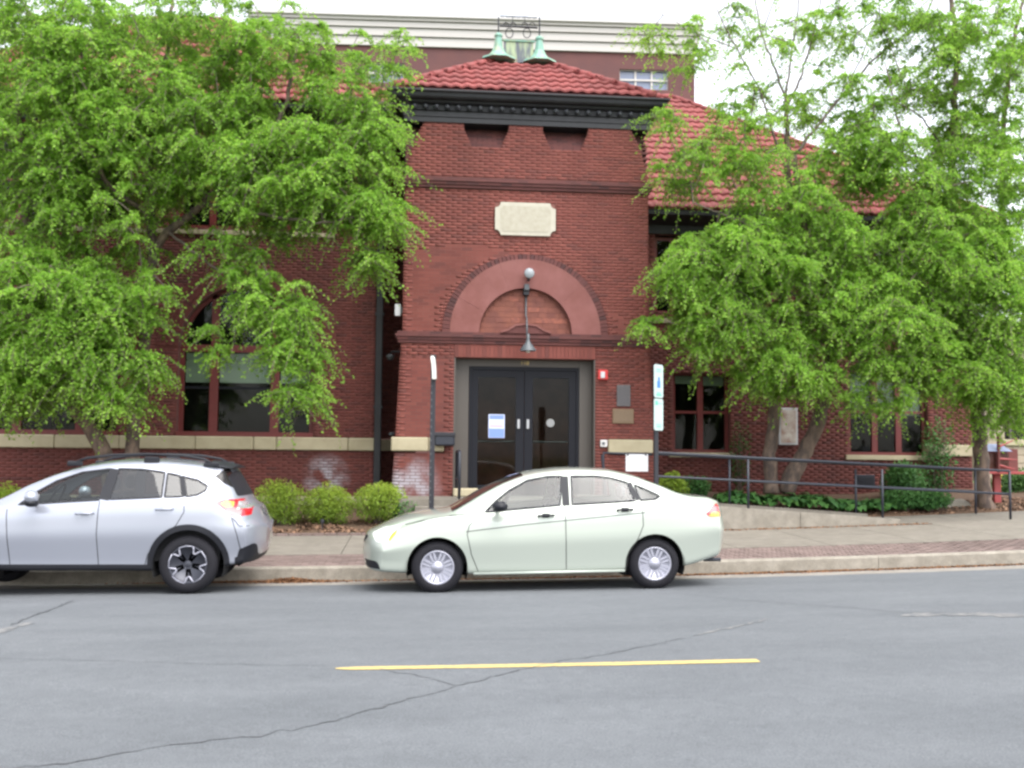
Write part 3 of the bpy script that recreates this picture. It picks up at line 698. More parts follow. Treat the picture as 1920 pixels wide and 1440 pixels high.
def hipcap(a, b, m, parent, r=.085):
    a, b = np.asarray(a, float), np.asarray(b, float); L = np.linalg.norm(b-a); n = max(1, int(L/.36)); ca = MB()
    for i in range(n):
        p, q = a+(b-a)*i/n, a+(b-a)*min(1, (i+1.08)/n); MB().tube([p+np.array([0, 0, .02]), q+np.array([0, 0, .005])], [r*1.08, r*.92], 10).build('ridge_tile', m, parent, smooth=True)
# tower roof: eave rectangle rises to a short ridge carrying the finials
EX0, EX1, EY0, EZ = TX0-.22, TX1+.06, TY-.28, 9.04
RX0, RX1 = 1.80, 2.84; RYY = 23.5
rise = PZ(985, 118, RYY)-EZ; run = RYY-EY0
RZ = EZ+rise; sl = math.hypot(run, rise)
troof = roof_plane('tower_roof', (EX0, EY0, EZ), (1, 0, 0), (0, run, rise), lambda v: v/sl*(RX0-EX0), lambda v: (EX1-EX0)-v/sl*(EX1-RX1), sl, M['tile'], BLD, nobj=170, focus=TC)
for s, ex, rx in ((1, EX0, RX0), (-1, EX1, RX1)):
    ry = abs(rx-ex); s2 = math.hypot(ry, rise)
    roof_plane('tower_roof', (ex, EY0, EZ), (0, 1, 0), (s*ry, 0, rise), lambda v: v/s2*run, lambda v: run*2-v/s2*run, s2, M['tile'], BLD)
hipcap((EX0, EY0, EZ+.02), (RX0, RYY, RZ+.03), M['tile'], troof); hipcap((EX1, EY0, EZ+.02), (RX1, RYY, RZ+.03), M['tile'], troof)
# copper finials and iron cresting
fin = thing('roof_cresting', 'pair of flared green copper finials with iron scroll cresting on the tower ridge', 'finial', (TC, RYY, RZ))
FY = RYY-.12
for i, (px, py0, pc) in enumerate(((934, 112, 66), (1011, 118, 72))):
    c = P(px, py0, FY); zt = PZ(px, pc, FY)-c[2]
    prof = [(.40, -.03), (.38, .015), (.25, .06), (.165, .16), (.11, .28), (.078, zt-.06), (.078, zt-.04), (.098, zt-.035), (.098, zt-.005), (.075, zt+.03), (.02, zt+.06)]
    q = MB(); q.lathe([(r_*1.0, h) for r_, h in prof], (0, 0, 0), 'z', 8); V = np.concatenate(q.V); V[:, :2] = V[:, :2]@np.array([[math.cos(.39), -math.sin(.39)], [math.sin(.39), math.cos(.39)]])
    mk('copper_finial', V+c, q.F, M['copper'], fin)
    MB().tube([(c[0], c[1], c[2]+zt), (c[0], c[1], PZ(px, 32, FY))], .018, 6).build('iron_rod', M['iron'], fin)
xa_, xb_ = PX(945, 90, FY), PX(1000, 90, FY)
box('copper_panel', xa_, xb_, FY-.03, FY+.06, PZ(970, 118, FY), PZ(970, 79, FY), M['copperd'], fin)
MB().tube([(xa_-.03, FY-.04, PZ(970, 78, FY)), (xb_+.03, FY-.04, PZ(970, 78, FY))], .022, 6).build('copper_ridge', M['copper'], fin)
for py, r_ in ((50, .024), (31, .011)):
    MB().tube([(PX(937, py, FY), FY, PZ(970, py, FY)), (PX(1008, py, FY), FY, PZ(970, py, FY))], r_, 6).build('iron_bar', M['iron'], fin)
def scroll(cx, cz, rx, rz, a0, a1, r_=.012): 
    pts = [(cx+rx*math.cos(a), FY, cz+rz*math.sin(a)) for a in np.linspace(a0, a1, 18)]; MB().tube(pts, r_, 5).build('iron_scroll', M['iron'], fin)
for px in (955, 988): scroll(PX(px, 62, FY), PZ(px, 62, FY), .085, .11, 0, 2*math.pi)
for px in (949, 962, 984, 998): scroll(PX(px, 48, FY), PZ(px, 48, FY), .06, .07, 0, math.pi)
for px in (961, 984): 
    c = P(px, 46, FY); MB().tube([(c[0], FY, c[2]), (c[0], FY, c[2]+.17)], .008, 5).build('iron_spike', M['iron'], fin); scroll(c[0]-.03, c[2]+.16, .03, .03, 0, math.pi, .006); scroll(c[0]+.03, c[2]+.16, .03, .03, 0, math.pi, .006)
for i in range(7): 
    px = 942+i*10; scroll(PX(px, 31, FY), PZ(970, 32, FY), .04, .018, math.pi, 2*math.pi, .006)
# ------------------------------------------------------------------ left wing
LY = 23.0; LX1 = -.756; LX0 = -13.0; LZT = 8.95
archs = [(-3.49, 1.42), (-3.49-4.02, 1.42)]
UW = [(-4.65, -3.1, 6.42, 8.25), (-2.9, -2.35, 6.42, 8.25), (-8.7, -7.1, 6.42, 8.25), (-6.9, -6.35, 6.42, 8.25)]
UW = [(-5.0, -3.6, 6.42, 8.3), (-3.4, -2.0, 6.42, 8.3), (-9.0, -7.6, 6.42, 8.3), (-7.4, -6.0, 6.42, 8.3)]
ASZ, ARZ = 3.87, 1.35
holes = [archh(c, ASZ, r, 2.0, ARZ) for c, r in archs]+[rect(*u) for u in UW]
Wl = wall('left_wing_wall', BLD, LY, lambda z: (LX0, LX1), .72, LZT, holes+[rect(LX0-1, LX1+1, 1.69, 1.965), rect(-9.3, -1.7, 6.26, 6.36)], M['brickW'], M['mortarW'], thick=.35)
box('left_wing_side_wall', LX1-.35, LX1-.002, LY+.01, 24.6, .3, LZT, M['brickW'], BLD)
Wr_ = wall('recess_wall', BLD, 24.4, lambda z: (LX1, TX0+.05), .6, LZT+.05, [rect(-3, 3, 1.69, 1.965)], M['brickW'], M['mortarTd'], thick=.3)
box('belt_stone', LX1, TX0+.05, 24.34, 24.6, 1.70, 1.96, M['stone'], BLD)
x = LX0
for L in [1.3, 1.6, 1.25, 1.5, 1.3, 1.55, 1.2, .48, 1.5, 1.22]:
    x1 = min(x+L, LX1); stone(x+.004, x1-.004, LY, out=.07); x = x1
for x in np.arange(-9.3, -1.71, .95): box('sill_stone', x+.004, x+.946, LY-.05, LY+.2, 6.262, 6.358, M['stone'], BLD, b=.01)
box('foundation_stone', LX0, LX1, LY-.05, LY+.2, .3, .72, M['stone'], BLD, b=.02)
ACXc_save = None
for c, r in archs:
    ACXc, AZc = c, ASZ
    ringp = MB().prism(arcpoly(c, ASZ, r-.02, r, 0, math.pi, 40, ARZ/1.42), LY-.012, LY+.34).build('arch_soffit', M['mortarTd'], BLD)
    for k in range(4):
        ring('arch_bricks', r+.002+k*.115, r+.108+k*.115, 60+k*5, LY-.016-.006*(k % 2), LY+.02, M['brickW'], ringp, .005, ARZ/1.42, joined=True)
    # window
    wn = box('arched_window', c-r, c+r, LY+.20, LY+.30, 2.0, 2.07, M['redwood'], BLD)
    fy0, fy1 = LY+.20, LY+.28
    def fb(nm, x0, x1, z0, z1, y0=fy0, y1=fy1, m=M['redwood']): return box(nm, x0, x1, y0, y1, z0, z1, m, wn)
    fb('window_sill', c-r, c+r, 1.968, 2.066, LY-.03, LY+.20)
    fb('frame', c-r, c-r+.1, 2.07, ASZ-.1); fb('frame', c+r-.1, c+r, 2.07, ASZ-.1)
    MB().prism(arcpoly(c, ASZ, r-.1, r, 0, math.pi, 36, ARZ/1.42), fy0, fy1).build('frame', M['redwood'], wn)
    fb('transom', c-r, c+r, ASZ-.1, ASZ+.05, fy0-.02)
    m1, m2 = c-.70, c+.58
    for mx in (m1, m2): fb('mullion', mx-.09, mx+.09, 2.07, ASZ-.1, fy0-.01)
    fb('mullion', m1-.08, m1+.08, ASZ+.05, ASZ+ARZ*.84); fb('mullion', m2-.08, m2+.08, ASZ+.05, ASZ+ARZ*.88)
    for (a, b_) in ((c-r+.1, m1-.09), (m1+.09, m2-.09), (m2+.09, c+r-.1)):
        fb('glass_pane', a, b_, 2.07, ASZ-.1, fy0+.03, fy0+.04, M['glass'])
        fb('blind', a+.01, b_-.01, 3.12, ASZ-.12, fy0+.09, fy0+.10, M['blind'])
        fb('sash_rail', a, b_, 2.98, 3.03, fy0+.02, fy0+.06, M['doorm'])
    MB().prism(arcpoly(c, ASZ+.05, 0, r-.1, 0, math.pi, 30, .93)[:31], fy0+.03, fy0+.04).build('glass_pane', M['glass'], wn)
def flatwindow(x0, x1, z0, z1, Y, parts=2, sill=True, blinds=(), nm='sash_window', hrail=.5):
    wn = box(nm, x0, x1, Y+.14, Y+.22, z0, z0+.07, M['redwood'], BLD); fy = Y+.14
    def fb(n_, a, b_, c_, d, y0=fy, y1=fy+.08, m=M['redwood']): return box(n_, a, b_, y0, y1, c_, d, m, wn)
    fb('frame', x0, x0+.08, z0+.07, z1); fb('frame', x1-.08, x1, z0+.07, z1); fb('frame', x0+.08, x1-.08, z1-.08, z1)
    xs = np.linspace(x0+.08, x1-.08, parts+1)
    for i in range(parts):
        a, b_ = xs[i], xs[i+1]
        if i: fb('mullion', a-.07, a+.07, z0+.07, z1-.08, fy-.01); a += .07
        if i < parts-1: b_ -= .07
        zm = z0+(z1-z0)*hrail; fb('sash_rail', a, b_, zm-.03, zm+.03, fy+.005)
        fb('glass_pane', a, b_, z0+.07, z1-.08, fy+.035, fy+.045, M['glass'])
        if i < len(blinds) and blinds[i] > 0: fb('blind', a+.01, b_-.01, z1-.08-(z1-z0)*blinds[i], z1-.09, fy+.09, fy+.1, M['blind'])
    if sill: box('window_sill', x0-.12, x1+.12, Y-.06, Y+.13, z0-.12, z0-.004, M['stone'], BLD, b=.01)
    return wn
for u in UW: flatwindow(*u, LY, 2, sill=False)
# near-black panels behind the windows; unlit-room darkness is in their colour
box('room_backing', LX0, LX1-.4, LY+.9, LY+1.0, .3, 8.9, M['room_backing'], BLD)
# left wing eave and roof
molding('eave_trim', [(-.1, 8.6), (.06, 8.62), (.08, 8.78), (.40, 8.86), (.50, 8.90), (.55, 8.93), (.57, 9.03), (.45, 9.07)], LX0-1, LX1, LY, 26, M['dark'], BLD)
lEX1 = LX1+.60; lEY = LY-.60; lEZ = 9.03
def hip_solve(corner, sx, target):
    """pitch of a roof whose 45 degree hip from corner passes the photo point target"""
    best = None
    for pt in np.linspace(.2, 1.2, 400):
        for L in np.linspace(1, 9, 160):
            p = np.array(corner)+np.array([sx*L, L, L*pt]); v = p-np.array([0, 0, CZ]); d = v@FWD; q = (960+FPX*(v@RGT)/d, 720-FPX*(v@UP)/d)
            e = (q[0]-target[0])**2+(q[1]-target[1])**2
            if best is None or e < best[0]: best = (e, pt, L)
    return best
_, lp, lL = hip_solve((lEX1, lEY, lEZ), -1, (425, 42))
lL = min(lL, 8)
sl = lL*math.sqrt(1+lp*lp); lx0 = LX0-1
RL = 1.6                                            # left hip mirrors the right one after a short ridge
lW = lL*2+RL; ox = lEX1-lW
lroof = roof_plane('left_wing_roof', (ox, lEY, lEZ), (1, 0, 0), (0, 1, lp), lambda v: v/sl*lL, lambda v: lW-v/sl*lL, sl, M['tile'], BLD)
s2 = sl; roof_plane('left_wing_roof', (lEX1, lEY, lEZ), (0, 1, 0), (-1, 0, lp), lambda v: v/s2*lL, lambda v: 2*lL+2-v/s2*lL, s2, M['tile'], BLD)
hipcap((lEX1, lEY, lEZ+.03), (lEX1-lL, lEY+lL, lEZ+lL*lp+.03), M['tile'], lroof); hipcap((ox, lEY, lEZ+.03), (ox+lL, lEY+lL, lEZ+lL*lp+.03), M['tile'], lroof)
hipcap((ox+lL, lEY+lL, lEZ+lL*lp+.03), (lEX1-lL, lEY+lL, lEZ+lL*lp+.03), M['tile'], lroof)
# ------------------------------------------------------------------ right wing
RY = 24.8; RX_0, RX_1 = TX1-.05, 13.59; RZT = 7.35
w1 = (PX(1262, 697, RY), PX(1368, 697, RY), 1.74, 3.65); w2 = (PX(1592, 690, RY), PX(1738, 690, RY), 1.72, 3.8)
uw = [(PX(1228, 500, RY), PX(1300, 500, RY), 5.05, 6.9), (PX(1340, 500, RY), PX(1412, 500, RY), 5.05, 6.9), (PX(1500, 500, RY), PX(1575, 500, RY), 5.05, 6.9), (PX(1640, 500, RY), PX(1720, 500, RY), 5.05, 6.9)]
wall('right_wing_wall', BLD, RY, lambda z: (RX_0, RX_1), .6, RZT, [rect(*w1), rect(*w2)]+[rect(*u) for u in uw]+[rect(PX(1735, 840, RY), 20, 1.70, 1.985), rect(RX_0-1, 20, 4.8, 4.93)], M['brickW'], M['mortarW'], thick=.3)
flatwindow(*w1, RY, 2, blinds=(.1, .12)); flatwindow(*w2, RY, 3, blinds=(.42, .42, .5))
for u in uw: flatwindow(*u, RY, 2, sill=False)
for x in np.arange(RX_0, RX_1-.1, 1.1): box('string_stone', x+.004, min(x+1.096, RX_1), RY-.05, RY+.2, 4.802, 4.928, mat('weathered_stone', (.30, .25, .17), .85), BLD, b=.01)
xx = PX(1735, 840, RY)
for L in (.55, .62): stone(xx+.003, xx+L-.003, RY, z0=1.705, z1=1.98, out=.06); xx += L
box('room_backing', RX_0, RX_1-.3, RY+1.0, RY+1.1, .3, 7.3, M['room_backing'], BLD)
box('right_wing_side_wall', RX_1-.3, RX_1, RY+.01, 33, .3, RZT, M['brickW'], BLD)
vt = box('wall_vent', PX(1605, 915, RY), PX(1640, 915, RY), RY-.03, RY, PZ(1620, 915, RY), PZ(1620, 890, RY), M['steel'], BLD, b=.008)
for k in range(4):
    z = PZ(1620, 915, RY)+.03+k*.065; box('slat', PX(1607, 915, RY)+.01, PX(1638, 915, RY)-.01, RY-.045, RY-.032, z, z+.03, M['iron'], vt)
molding('eave_trim', [(-.1, 6.93), (.05, 6.95), (.07, 7.15), (.35, 7.24), (.45, 7.28), (.55, 7.31), (.57, 7.43), (.45, 7.47)], RX_0+.0, RX_1, RY, 33, M['dark'], BLD)
rEX1 = RX_1+.6; rEY = RY-.6; rEZ = 7.43
_, rp, rL = hip_solve((rEX1, rEY, rEZ), -1, (1409, 238))
rT = 1.0
while rT < 8.5:
    v = np.array([rEX1-rT, rEY+rT, rEZ+rT*rp])-np.array([0, 0, CZ])
    if 960+FPX*(v@RGT)/(v@FWD) < 1262: break
    rT += .02
s3 = rT*math.sqrt(1+rp*rp)
rroof = roof_plane('right_wing_roof', (rEX1, rEY, rEZ), (-1, 0, 0), (0, 1, rp), lambda v: v/s3*rT, lambda v: rEX1-TX1+1, s3, M['tile'], BLD, nobj=130, focus=5.6)
s4 = s3; roof_plane('right_wing_roof', (rEX1, rEY, rEZ), (0, 1, 0), (-1, 0, rp), lambda v: v/s4*rT, lambda v: 2*rT+1-v/s4*rT, s4, M['tile'], BLD)
hipcap((rEX1, rEY, rEZ+.03), (rEX1-rT, rEY+rT, rEZ+rT*rp+.03), M['tile'], rroof); hipcap((rEX1-rT, rEY+rT, rEZ+rT*rp+.03), (TX1-1, rEY+rT, rEZ+rT*rp+.03), M['tile'], rroof)
# downpipe and dark service pipe left of the tower
dp = thing('downpipe', 'dark square downpipe in the corner left of the entrance tower', 'downpipe', (LX1+.06, LY-.1, .8))
box('pipe', LX1-.02, LX1+.13, LY-.14, LY-.02, .8, 8.7, M['dark'], dp, b=.015)
for z in (2.6, 4.6, 6.6): box('bracket', LX1-.04, LX1+.15, LY-.15, LY-.01, z, z+.05, M['iron'], dp)
# white panel on the right wing wall behind the trunks
pn = thing('wall_display_case', 'white framed notice board on the brick wall between the right tree trunks', 'notice board', P(1478, 835, RY-.05))
a, b_ = P(1461, 834, RY-.1), P(1496, 765, RY-.1)
box('frame', a[0], b_[0], RY-.09, RY-.003, a[2], b_[2], M['white'], pn, b=.01); box('poster', a[0]+.05, b_[0]-.05, RY-.10, RY-.0905, a[2]+.05, b_[2]-.05, mat('poster', (.33, .2, .16), .7, col2=(.6, .55, .5), scale=5), pn)

# ------------------------------------------------------------------ tall building behind
FYB = 45.0
M['farbrick'] = mat('far_brick', (.13, .055, .052), .9, col2=(.11, .05, .05), scale=1.5, rnd=.05)
M['farband'] = mat('far_cream', (.50, .47, .45), .8); M['farwin'] = mat('far_window', (.16, .19, .28), .15, spec=.8)
fb = thing('tall_building', 'taller brick block with broad cream bands rising behind the tower roof', 'building', (3, FYB, 0))
fx0, fx1 = -6.9, PX(1298, 150, FYB)
zb = [PZ(1000, y, FYB) for y in (96, 80, 65, 54, 47)]
fm = MB(); hz = [(PZ(1200, 172, FYB)), (PZ(1200, 135, FYB))]
wins = [(PX(690, 150, FYB), PX(758, 150, FYB)), (PX(1160, 150, FYB), PX(1250, 150, FYB))]
fm.box(fx0, fx1, FYB, FYB+12, .3, hz[0]); fm.box(fx0, fx1, FYB+.002, FYB+12, hz[1], zb[0])
xs = [fx0, wins[0][0], wins[0][1], wins[1][0], wins[1][1], fx1]
for i in (0, 2, 4): fm.box(xs[i], xs[i+1], FYB+.001, FYB+12, hz[0]-.0, hz[1])
fw_ = fm.build('brick_wall', M['farbrick'], fb)
for z in np.arange(hz[0]-6, zb[0], .2): pass
for i in range(4): box('cream_band', fx0-.1-.06*i, fx1+.1+.06*i, FYB-.1-.08*i, FYB+12, zb[i]+(.0 if i == 0 else .03), zb[i+1], M['farband'], fb)
for i in range(3): box('band_joint', fx0-.05, fx1+.05, FYB-.05-.08*i, FYB+11, zb[i+1]-.0005, zb[i+1]+.0295, mat('joint_grey', (.24, .225, .215), .8), fb)  # thin grey recessed joints between the cream bands
box('coping', fx0-.3, fx1+.3, FYB-.45, FYB+12, zb[4]+.001, zb[4]+.09, mat('coping_grey', (.5, .48, .47), .8), fb)
for a, b_ in wins:
    wp = box('window', a, b_, FYB+.2, FYB+.25, hz[0], hz[1], M['farwin'], fb)
    for t in np.linspace(0, 1, 4): box('frame_bar', a+(b_-a)*t-.04, a+(b_-a)*t+.04, FYB+.13, FYB+.199, hz[0], hz[1], M['farband'], wp)
    for t in (0, .5, 1): z = hz[0]+(hz[1]-hz[0])*t; box('frame_bar', a, b_, FYB+.1, FYB+.129, z-.04, z+.04, M['farband'], wp)
fb.rotation_euler = (0, 0, -.045)
# ------------------------------------------------------------------ cream stone building at the right edge
CYB = 34.0
cb = thing('cream_building', 'cream stone building with dark window far right beyond the corner', 'building', (25, CYB, .4))
cx0 = PX(1826, 800, CYB); wz0, wz1 = PZ(1900, 824, CYB), PZ(1900, 765, CYB); wx0, wx1 = PX(1884, 800, CYB), PX(1990, 800, CYB)
M['cladding'] = mat('cream_block', (.38, .31, .24), .85, rnd=.08, col2=(.32, .26, .20), scale=3)
base = MB(); base.box(cx0+.02, wx0, CYB+.03, CYB+4, .2, 6.2); base.box(wx0, wx1, CYB+.031, CYB+4, .2, wz0); base.box(wx0, wx1, CYB+.031, CYB+4, wz1, 6.2); base.box(wx1, 40, CYB+.03, CYB+4, .2, 6.2)
cw = base.build('stone_wall', mat('cream_joint', (.36, .29, .22), .9), cb)
z = .4; r = 0
while z < 6.1:
    for x in np.arange(cx0-(r % 2)*.45, 36, .9):
        a, b_ = max(x, cx0)+.012, x+.888
        if b_-a < .1: continue
        for (p, q_) in ([(a, b_)] if not (z+.25 > wz0-.12 and z < wz1 and b_ > wx0 and a < wx1) else [(a, min(b_, wx0-.02)), (max(a, wx1+.02), b_)]):
            if q_-p > .08: box('stone_block', p, q_, CYB, CYB+.05, z+.012, z+.27, M['cladding'], cw, b=.012)
    z += .28; r += 1
box('window_sill', wx0-.1, wx1+.1, CYB-.08, CYB+.2, wz0-.2, wz0, M['stone'], cb, b=.01)
wn = box('window', wx0, wx1, CYB+.3, CYB+.35, wz0, wz1, M['room_backing'], cb); box('glass_pane', wx0, wx1, CYB+.22, CYB+.23, wz0, wz1, M['glass'], wn)
for x in (PX(1899, 800, CYB), PX(1902, 800, CYB)+.9): box('mullion', x-.05, x+.05, CYB+.15, CYB+.219, wz0, wz1, M['taupe'], wn)
# ------------------------------------------------------------------ fittings on the tower
def pbx(name, px0, px1, py0, py1, Y, d, m, parent, b=.008):
    a, c = P(px0, py1, Y), P(px1, py0, Y); return box(name, a[0], c[0], Y-d, Y, a[2], c[2], m, parent, b=b)
lowY = TY-.067; shY = TY-.003
sp = thing('stone_plaque', 'large blank cream stone plaque with notched corners set above the entrance arch', 'plaque', P(985, 440, TY))
a, c = P(928, 440, TY-.04), P(1042, 382, TY-.04); x0, x1, z0, z1 = a[0], c[0], a[2], c[2]; k = .115
def notch(x0, x1, z0, z1, k):
    out = []
    for (cx_, cz_, s0) in ((x0, z0, 0), (x1, z0, 1), (x1, z1, 2), (x0, z1, 3)):
        aa = np.linspace(math.pi/2, 0, 5)
        pts = [(k*math.cos(t), k*math.sin(t)) for t in aa]
        if s0 == 0: q = [(cx_+u, cz_+v) for u, v in pts]
        elif s0 == 1: q = [(cx_-v, cz_+u) for u, v in pts]
        elif s0 == 2: q = [(cx_-u, cz_-v) for u, v in pts]
        else: q = [(cx_+v, cz_-u) for u, v in pts]
        out += q
    return out
MB().prism(notch(x0, x1, z0, z1, k), TY-.05, TY+.28).build('stone_rim', M['plaque'], sp)
MB().prism(notch(x0+.1, x1-.1, z0+.075, z1-.075, .06), TY-.056, TY-.0505).build('stone_panel', mat('panel_stone', (.42, .39, .32), .85, col2=(.36, .33, .26), scale=9, bump=.5, bscale=70), sp)
q = MB().box(x0-.0, x1+.0, TY+.005, TY+.3, z0, z1); q.build('plaque_bed', M['mortarT'], sp)
# flood light on the arch
fl = thing('flood_light', 'white security flood light on the crown of the entrance arch', 'light', P(992, 522, TY))
c = P(992, 513, TY-.14)
MB().lathe([(.02, .05), (.07, .04), (.10, -.02), (.105, -.05), (.09, -.065), (.0, -.07)], c, 'y', 18).build('lamp_head', mat('flood_white', (.24, .26, .28), .35), fl, smooth=True)
MB().tube([c+np.array([0, .05, -.06]), c+np.array([0, .09, -.11]), c+np.array([0, .14, -.11])], .03, 8).build('bracket', M['iron'], fl)
# goose-neck lamp
gl_ = thing('entrance_lamp', 'grey bell-shaped barn lamp on a bent pipe above the door', 'lamp', P(987, 545, TY))
c = P(987, 545, TY-.02)
box('junction_box', c[0]-.06, c[0]+.06, TY-.02, TY+.085, c[2]-.09, c[2]+.06, M['iron'], gl_, b=.01); box('junction_cover', c[0]-.05, c[0]+.055, TY-.08, TY-.021, c[2]+.0, c[2]+.13, M['lamp'], gl_, b=.01)
b0 = P(987, 604, TY-.2); MB().tube([(c[0], TY+.06, c[2]-.09), (c[0], TY+.03, c[2]-.5), (c[0]+.01, TY-.03, b0[2]+.1), (b0[0], TY-.28, b0[2]), (PX(989, 625, TY-.5), TY-.42, PZ(989, 628, TY-.42))], .018, 8).build('pipe', M['lamp'], gl_, smooth=True)
c2 = P(990, 658, TY-.42)
MB().lathe([(.165, 0), (.16, .03), (.10, .11), (.05, .17), (.035, .24), (.03, .34), (.0, .345)], c2, 'z', 24).build('lamp_shade', M['lamp'], gl_, smooth=True)
MB().lathe([(.0, -.045), (.04, -.03), (.05, .02), (.03, .09)], c2, 'z', 14).build('bulb', mat('bulb', (.6, .6, .55), .3), gl_, smooth=True)
# alarm, plaques, boxes
fa = thing('fire_alarm', 'small red fire alarm with white strobe right of the door', 'alarm', P(1130, 712, lowY)); pbx('alarm_box', 1121, 1139, 694, 712, lowY, .06, mat('alarm_red', (.55, .03, .03), .4), fa); pbx('strobe', 1126, 1134, 697, 709, lowY-.06, .03, M['white'], fa)
pl = thing('bronze_plaque', 'upper dark grey metal plaque right of the entrance', 'plaque', P(1170, 762, lowY)); pbx('metal_plate', 1156, 1182, 722, 762, lowY, .025, mat('grey_metal', (.10, .095, .10), .5, metal=.3, col2=(.14, .12, .12), scale=30), pl); pbx('raised_panel', 1159, 1179, 726, 758, lowY-.025, .006, mat('grey_metal2', (.12, .11, .115), .5, metal=.3, col2=(.08, .075, .08), scale=45, stretch=(1, 1, 3)), pl, b=.003)
pl = thing('bronze_plaque', 'lower wide brown bronze plaque under the grey one', 'plaque', P(1168, 794, lowY)); pbx('metal_plate', 1148, 1188, 767, 794, lowY, .025, mat('bronze', (.19, .125, .075), .5, metal=.3), pl); pbx('raised_panel', 1151, 1185, 770, 791, lowY-.025, .006, mat('bronze2', (.22, .15, .09), .5, metal=.3, col2=(.13, .09, .06), scale=45, stretch=(1, 1, 3)), pl, b=.003)
ib = thing('door_intercom', 'small pale box at the left end of the right belt stone', 'box', P(1132, 838, lowY)); pbx('case', 1125, 1138, 825, 838, lowY, .06, mat('pale_grey', (.6, .57, .56), .5), ib); pbx('button', 1129, 1134, 829, 834, lowY-.06, .012, M['lamp'], ib, b=.003)
db = thing('letter_box', 'dark horizontal drop box fixed to the tower left of the door', 'letter box', P(834, 836, lowY)); pbx('case', 814, 852, 813, 836, lowY, .22, M['steel'], db, b=.03); pbx('lid', 813, 853, 811, 818, lowY-.0, .24, M['iron'], db, b=.01)
wb = thing('wall_box', 'small white box high in the dark recess left of the tower', 'box', P(745, 592, 22)); a = P(740, 592, 21.6); box('case', a[0], a[0]+.12, TY+.1, TY+.16, a[2], a[2]+.24, M['white'], wb, b=.01); box('mount', a[0]+.12, TX0, TY+.11, TY+.15, a[2]+.06, a[2]+.18, M['lamp'], wb)
cm = thing('security_camera', 'grey dome camera on a bracket in the recess left of the tower', 'camera', P(731, 672, 22.6)); c = P(732, 668, 22.6); MB().lathe([(0, -.09), (.06, -.07), (.085, -.01), (.085, .03), (0, .04)], c, 'z', 14).build('dome', M['lamp'], cm, smooth=True); MB().tube([c+np.array([0, 0, .03]), c+np.array([.03, 0, .1]), (TX0, 22.6, c[2]+.1)], .02, 8).build('bracket', M['iron'], cm)
bl = thing('bell_fitting', 'small grey round fitting just above the belt stone left of the tower', 'fitting', P(733, 812, 22)); c = P(734, 812, 21.9); MB().lathe([(0, -.06), (.055, -.04), (.06, 0), (.0, .02)], c, 'z', 12).build('bell', M['lamp'], bl, smooth=True); MB().tube([c, (TX0-.05, 21.9, c[2])], .015, 6).build('bracket', M['iron'], bl)
# rail posts by the landing at the door
hr = thing('landing_rail', 'short dark steel rail post standing left of the entrance door', 'handrail', (PX(861, 930, 20), 20, .8))
a = PX(861, 900, 20.0); MB().tube([(a, 19.95, .8), (a, 19.95, PZ(861, 850, 19.95)), (a, 20.05, PZ(861, 848, 19.95)+.02), (a, 21.2, PZ(861, 848, 19.95)+.02), (a, 21.25, .8)], .028, 8).build('rail_loop', M['steel'], hr, smooth=True)
MB().tube([(a, 19.95, 1.15), (a, 21.25, 1.15)], .018, 8).build('middle_rail', M['steel'], hr)
hr = thing('landing_rail', 'dark rail running from right of the door to the ramp, behind a white paper', 'handrail', (PX(1132, 855, 20.6), 20.6, .8))
a = P(1132, 849, 20.6); b_ = P(1228, 852, 20.3)
MB().tube([(a[0], 20.6, .8), (a[0], 20.6, a[2]), (b_[0], 20.55, b_[2])], .024, 8).build('rail_bar', M['steel'], hr, smooth=True); MB().tube([(a[0]+.05, 20.6, .8), (a[0]-.03, 20.6, a[2]-.04)], .03, 8).build('post', M['steel'], hr)
ps = thing('paper_sign', 'blank white rectangular sheet tied to the landing rail behind the sedan roof', 'sign', P(1194, 884, 20.5)); pbx('sheet', 1173, 1215, 852, 884, 20.52, .01, M['white'], ps, b=.004)
for px in (1177, 1211): pbx('tie', px-1.5, px+1.5, 849, 854, 20.51, .02, M['iron'], ps, b=.003)
# ------------------------------------------------------------------ street signs
SY = 15.0
s1 = thing('street_sign', 'parking sign seen edge-on atop a black perforated post, left of the entrance', 'sign', (PX(811, 1000, SY), SY, walkz(PX(811, 1000, SY), SY)))
xs_ = PX(811, 800, SY); zg = float(walkz(xs_, SY)); zt = PZ(811, 712, SY)
pm = MB(); pm.bbox(xs_-.035, xs_+.035, SY-.03, SY+.03, zg-.1, zt+.35, .006); post = pm.build('post', M['iron'], s1)
M['hole'] = mat('hole_grey', (.09, .095, .10), .6)
for i in range(26):
    z = zg+.25+i*.095
    if z < zt-.03: box('hole', xs_-.028, xs_-.012, SY-.0335, SY-.029, z, z+.022, M['hole'], post)
# edge-on sign blade, slightly bowed
n = 10; V = []; zs_ = np.linspace(zt, PZ(812, 669, SY), n+1)
for i, z in enumerate(zs_):
    t = i/n; xo = xs_+.012-.03*t**2+(.0); wd = .15*(1-.5*max(0, t-.8)/.2)
    for (dx, dy) in ((-.032, -wd), (.028, -wd*.96), (.034, wd), (-.026, wd)): V.append((xo+dx*(1-.35*max(0, t-.85)/.15), SY+dy-.04, z))
Fc = [(4*i+k, 4*i+(k+1) % 4, 4*i+4+(k+1) % 4, 4*i+4+k) for i in range(n) for k in range(4)]+[(3, 2, 1, 0), tuple(4*n+k for k in range(4))]
mk('sign_blade', V, Fc, mat('sign_white_bare', (.55, .55, .51), .4), s1)
s2_ = thing('street_sign', 'two white parking signs stacked on a black post right of the entrance tower', 'sign', (PX(1230, 1000, SY), SY, .2))
xs_ = PX(1231, 800, SY); zg = float(walkz(xs_, SY))
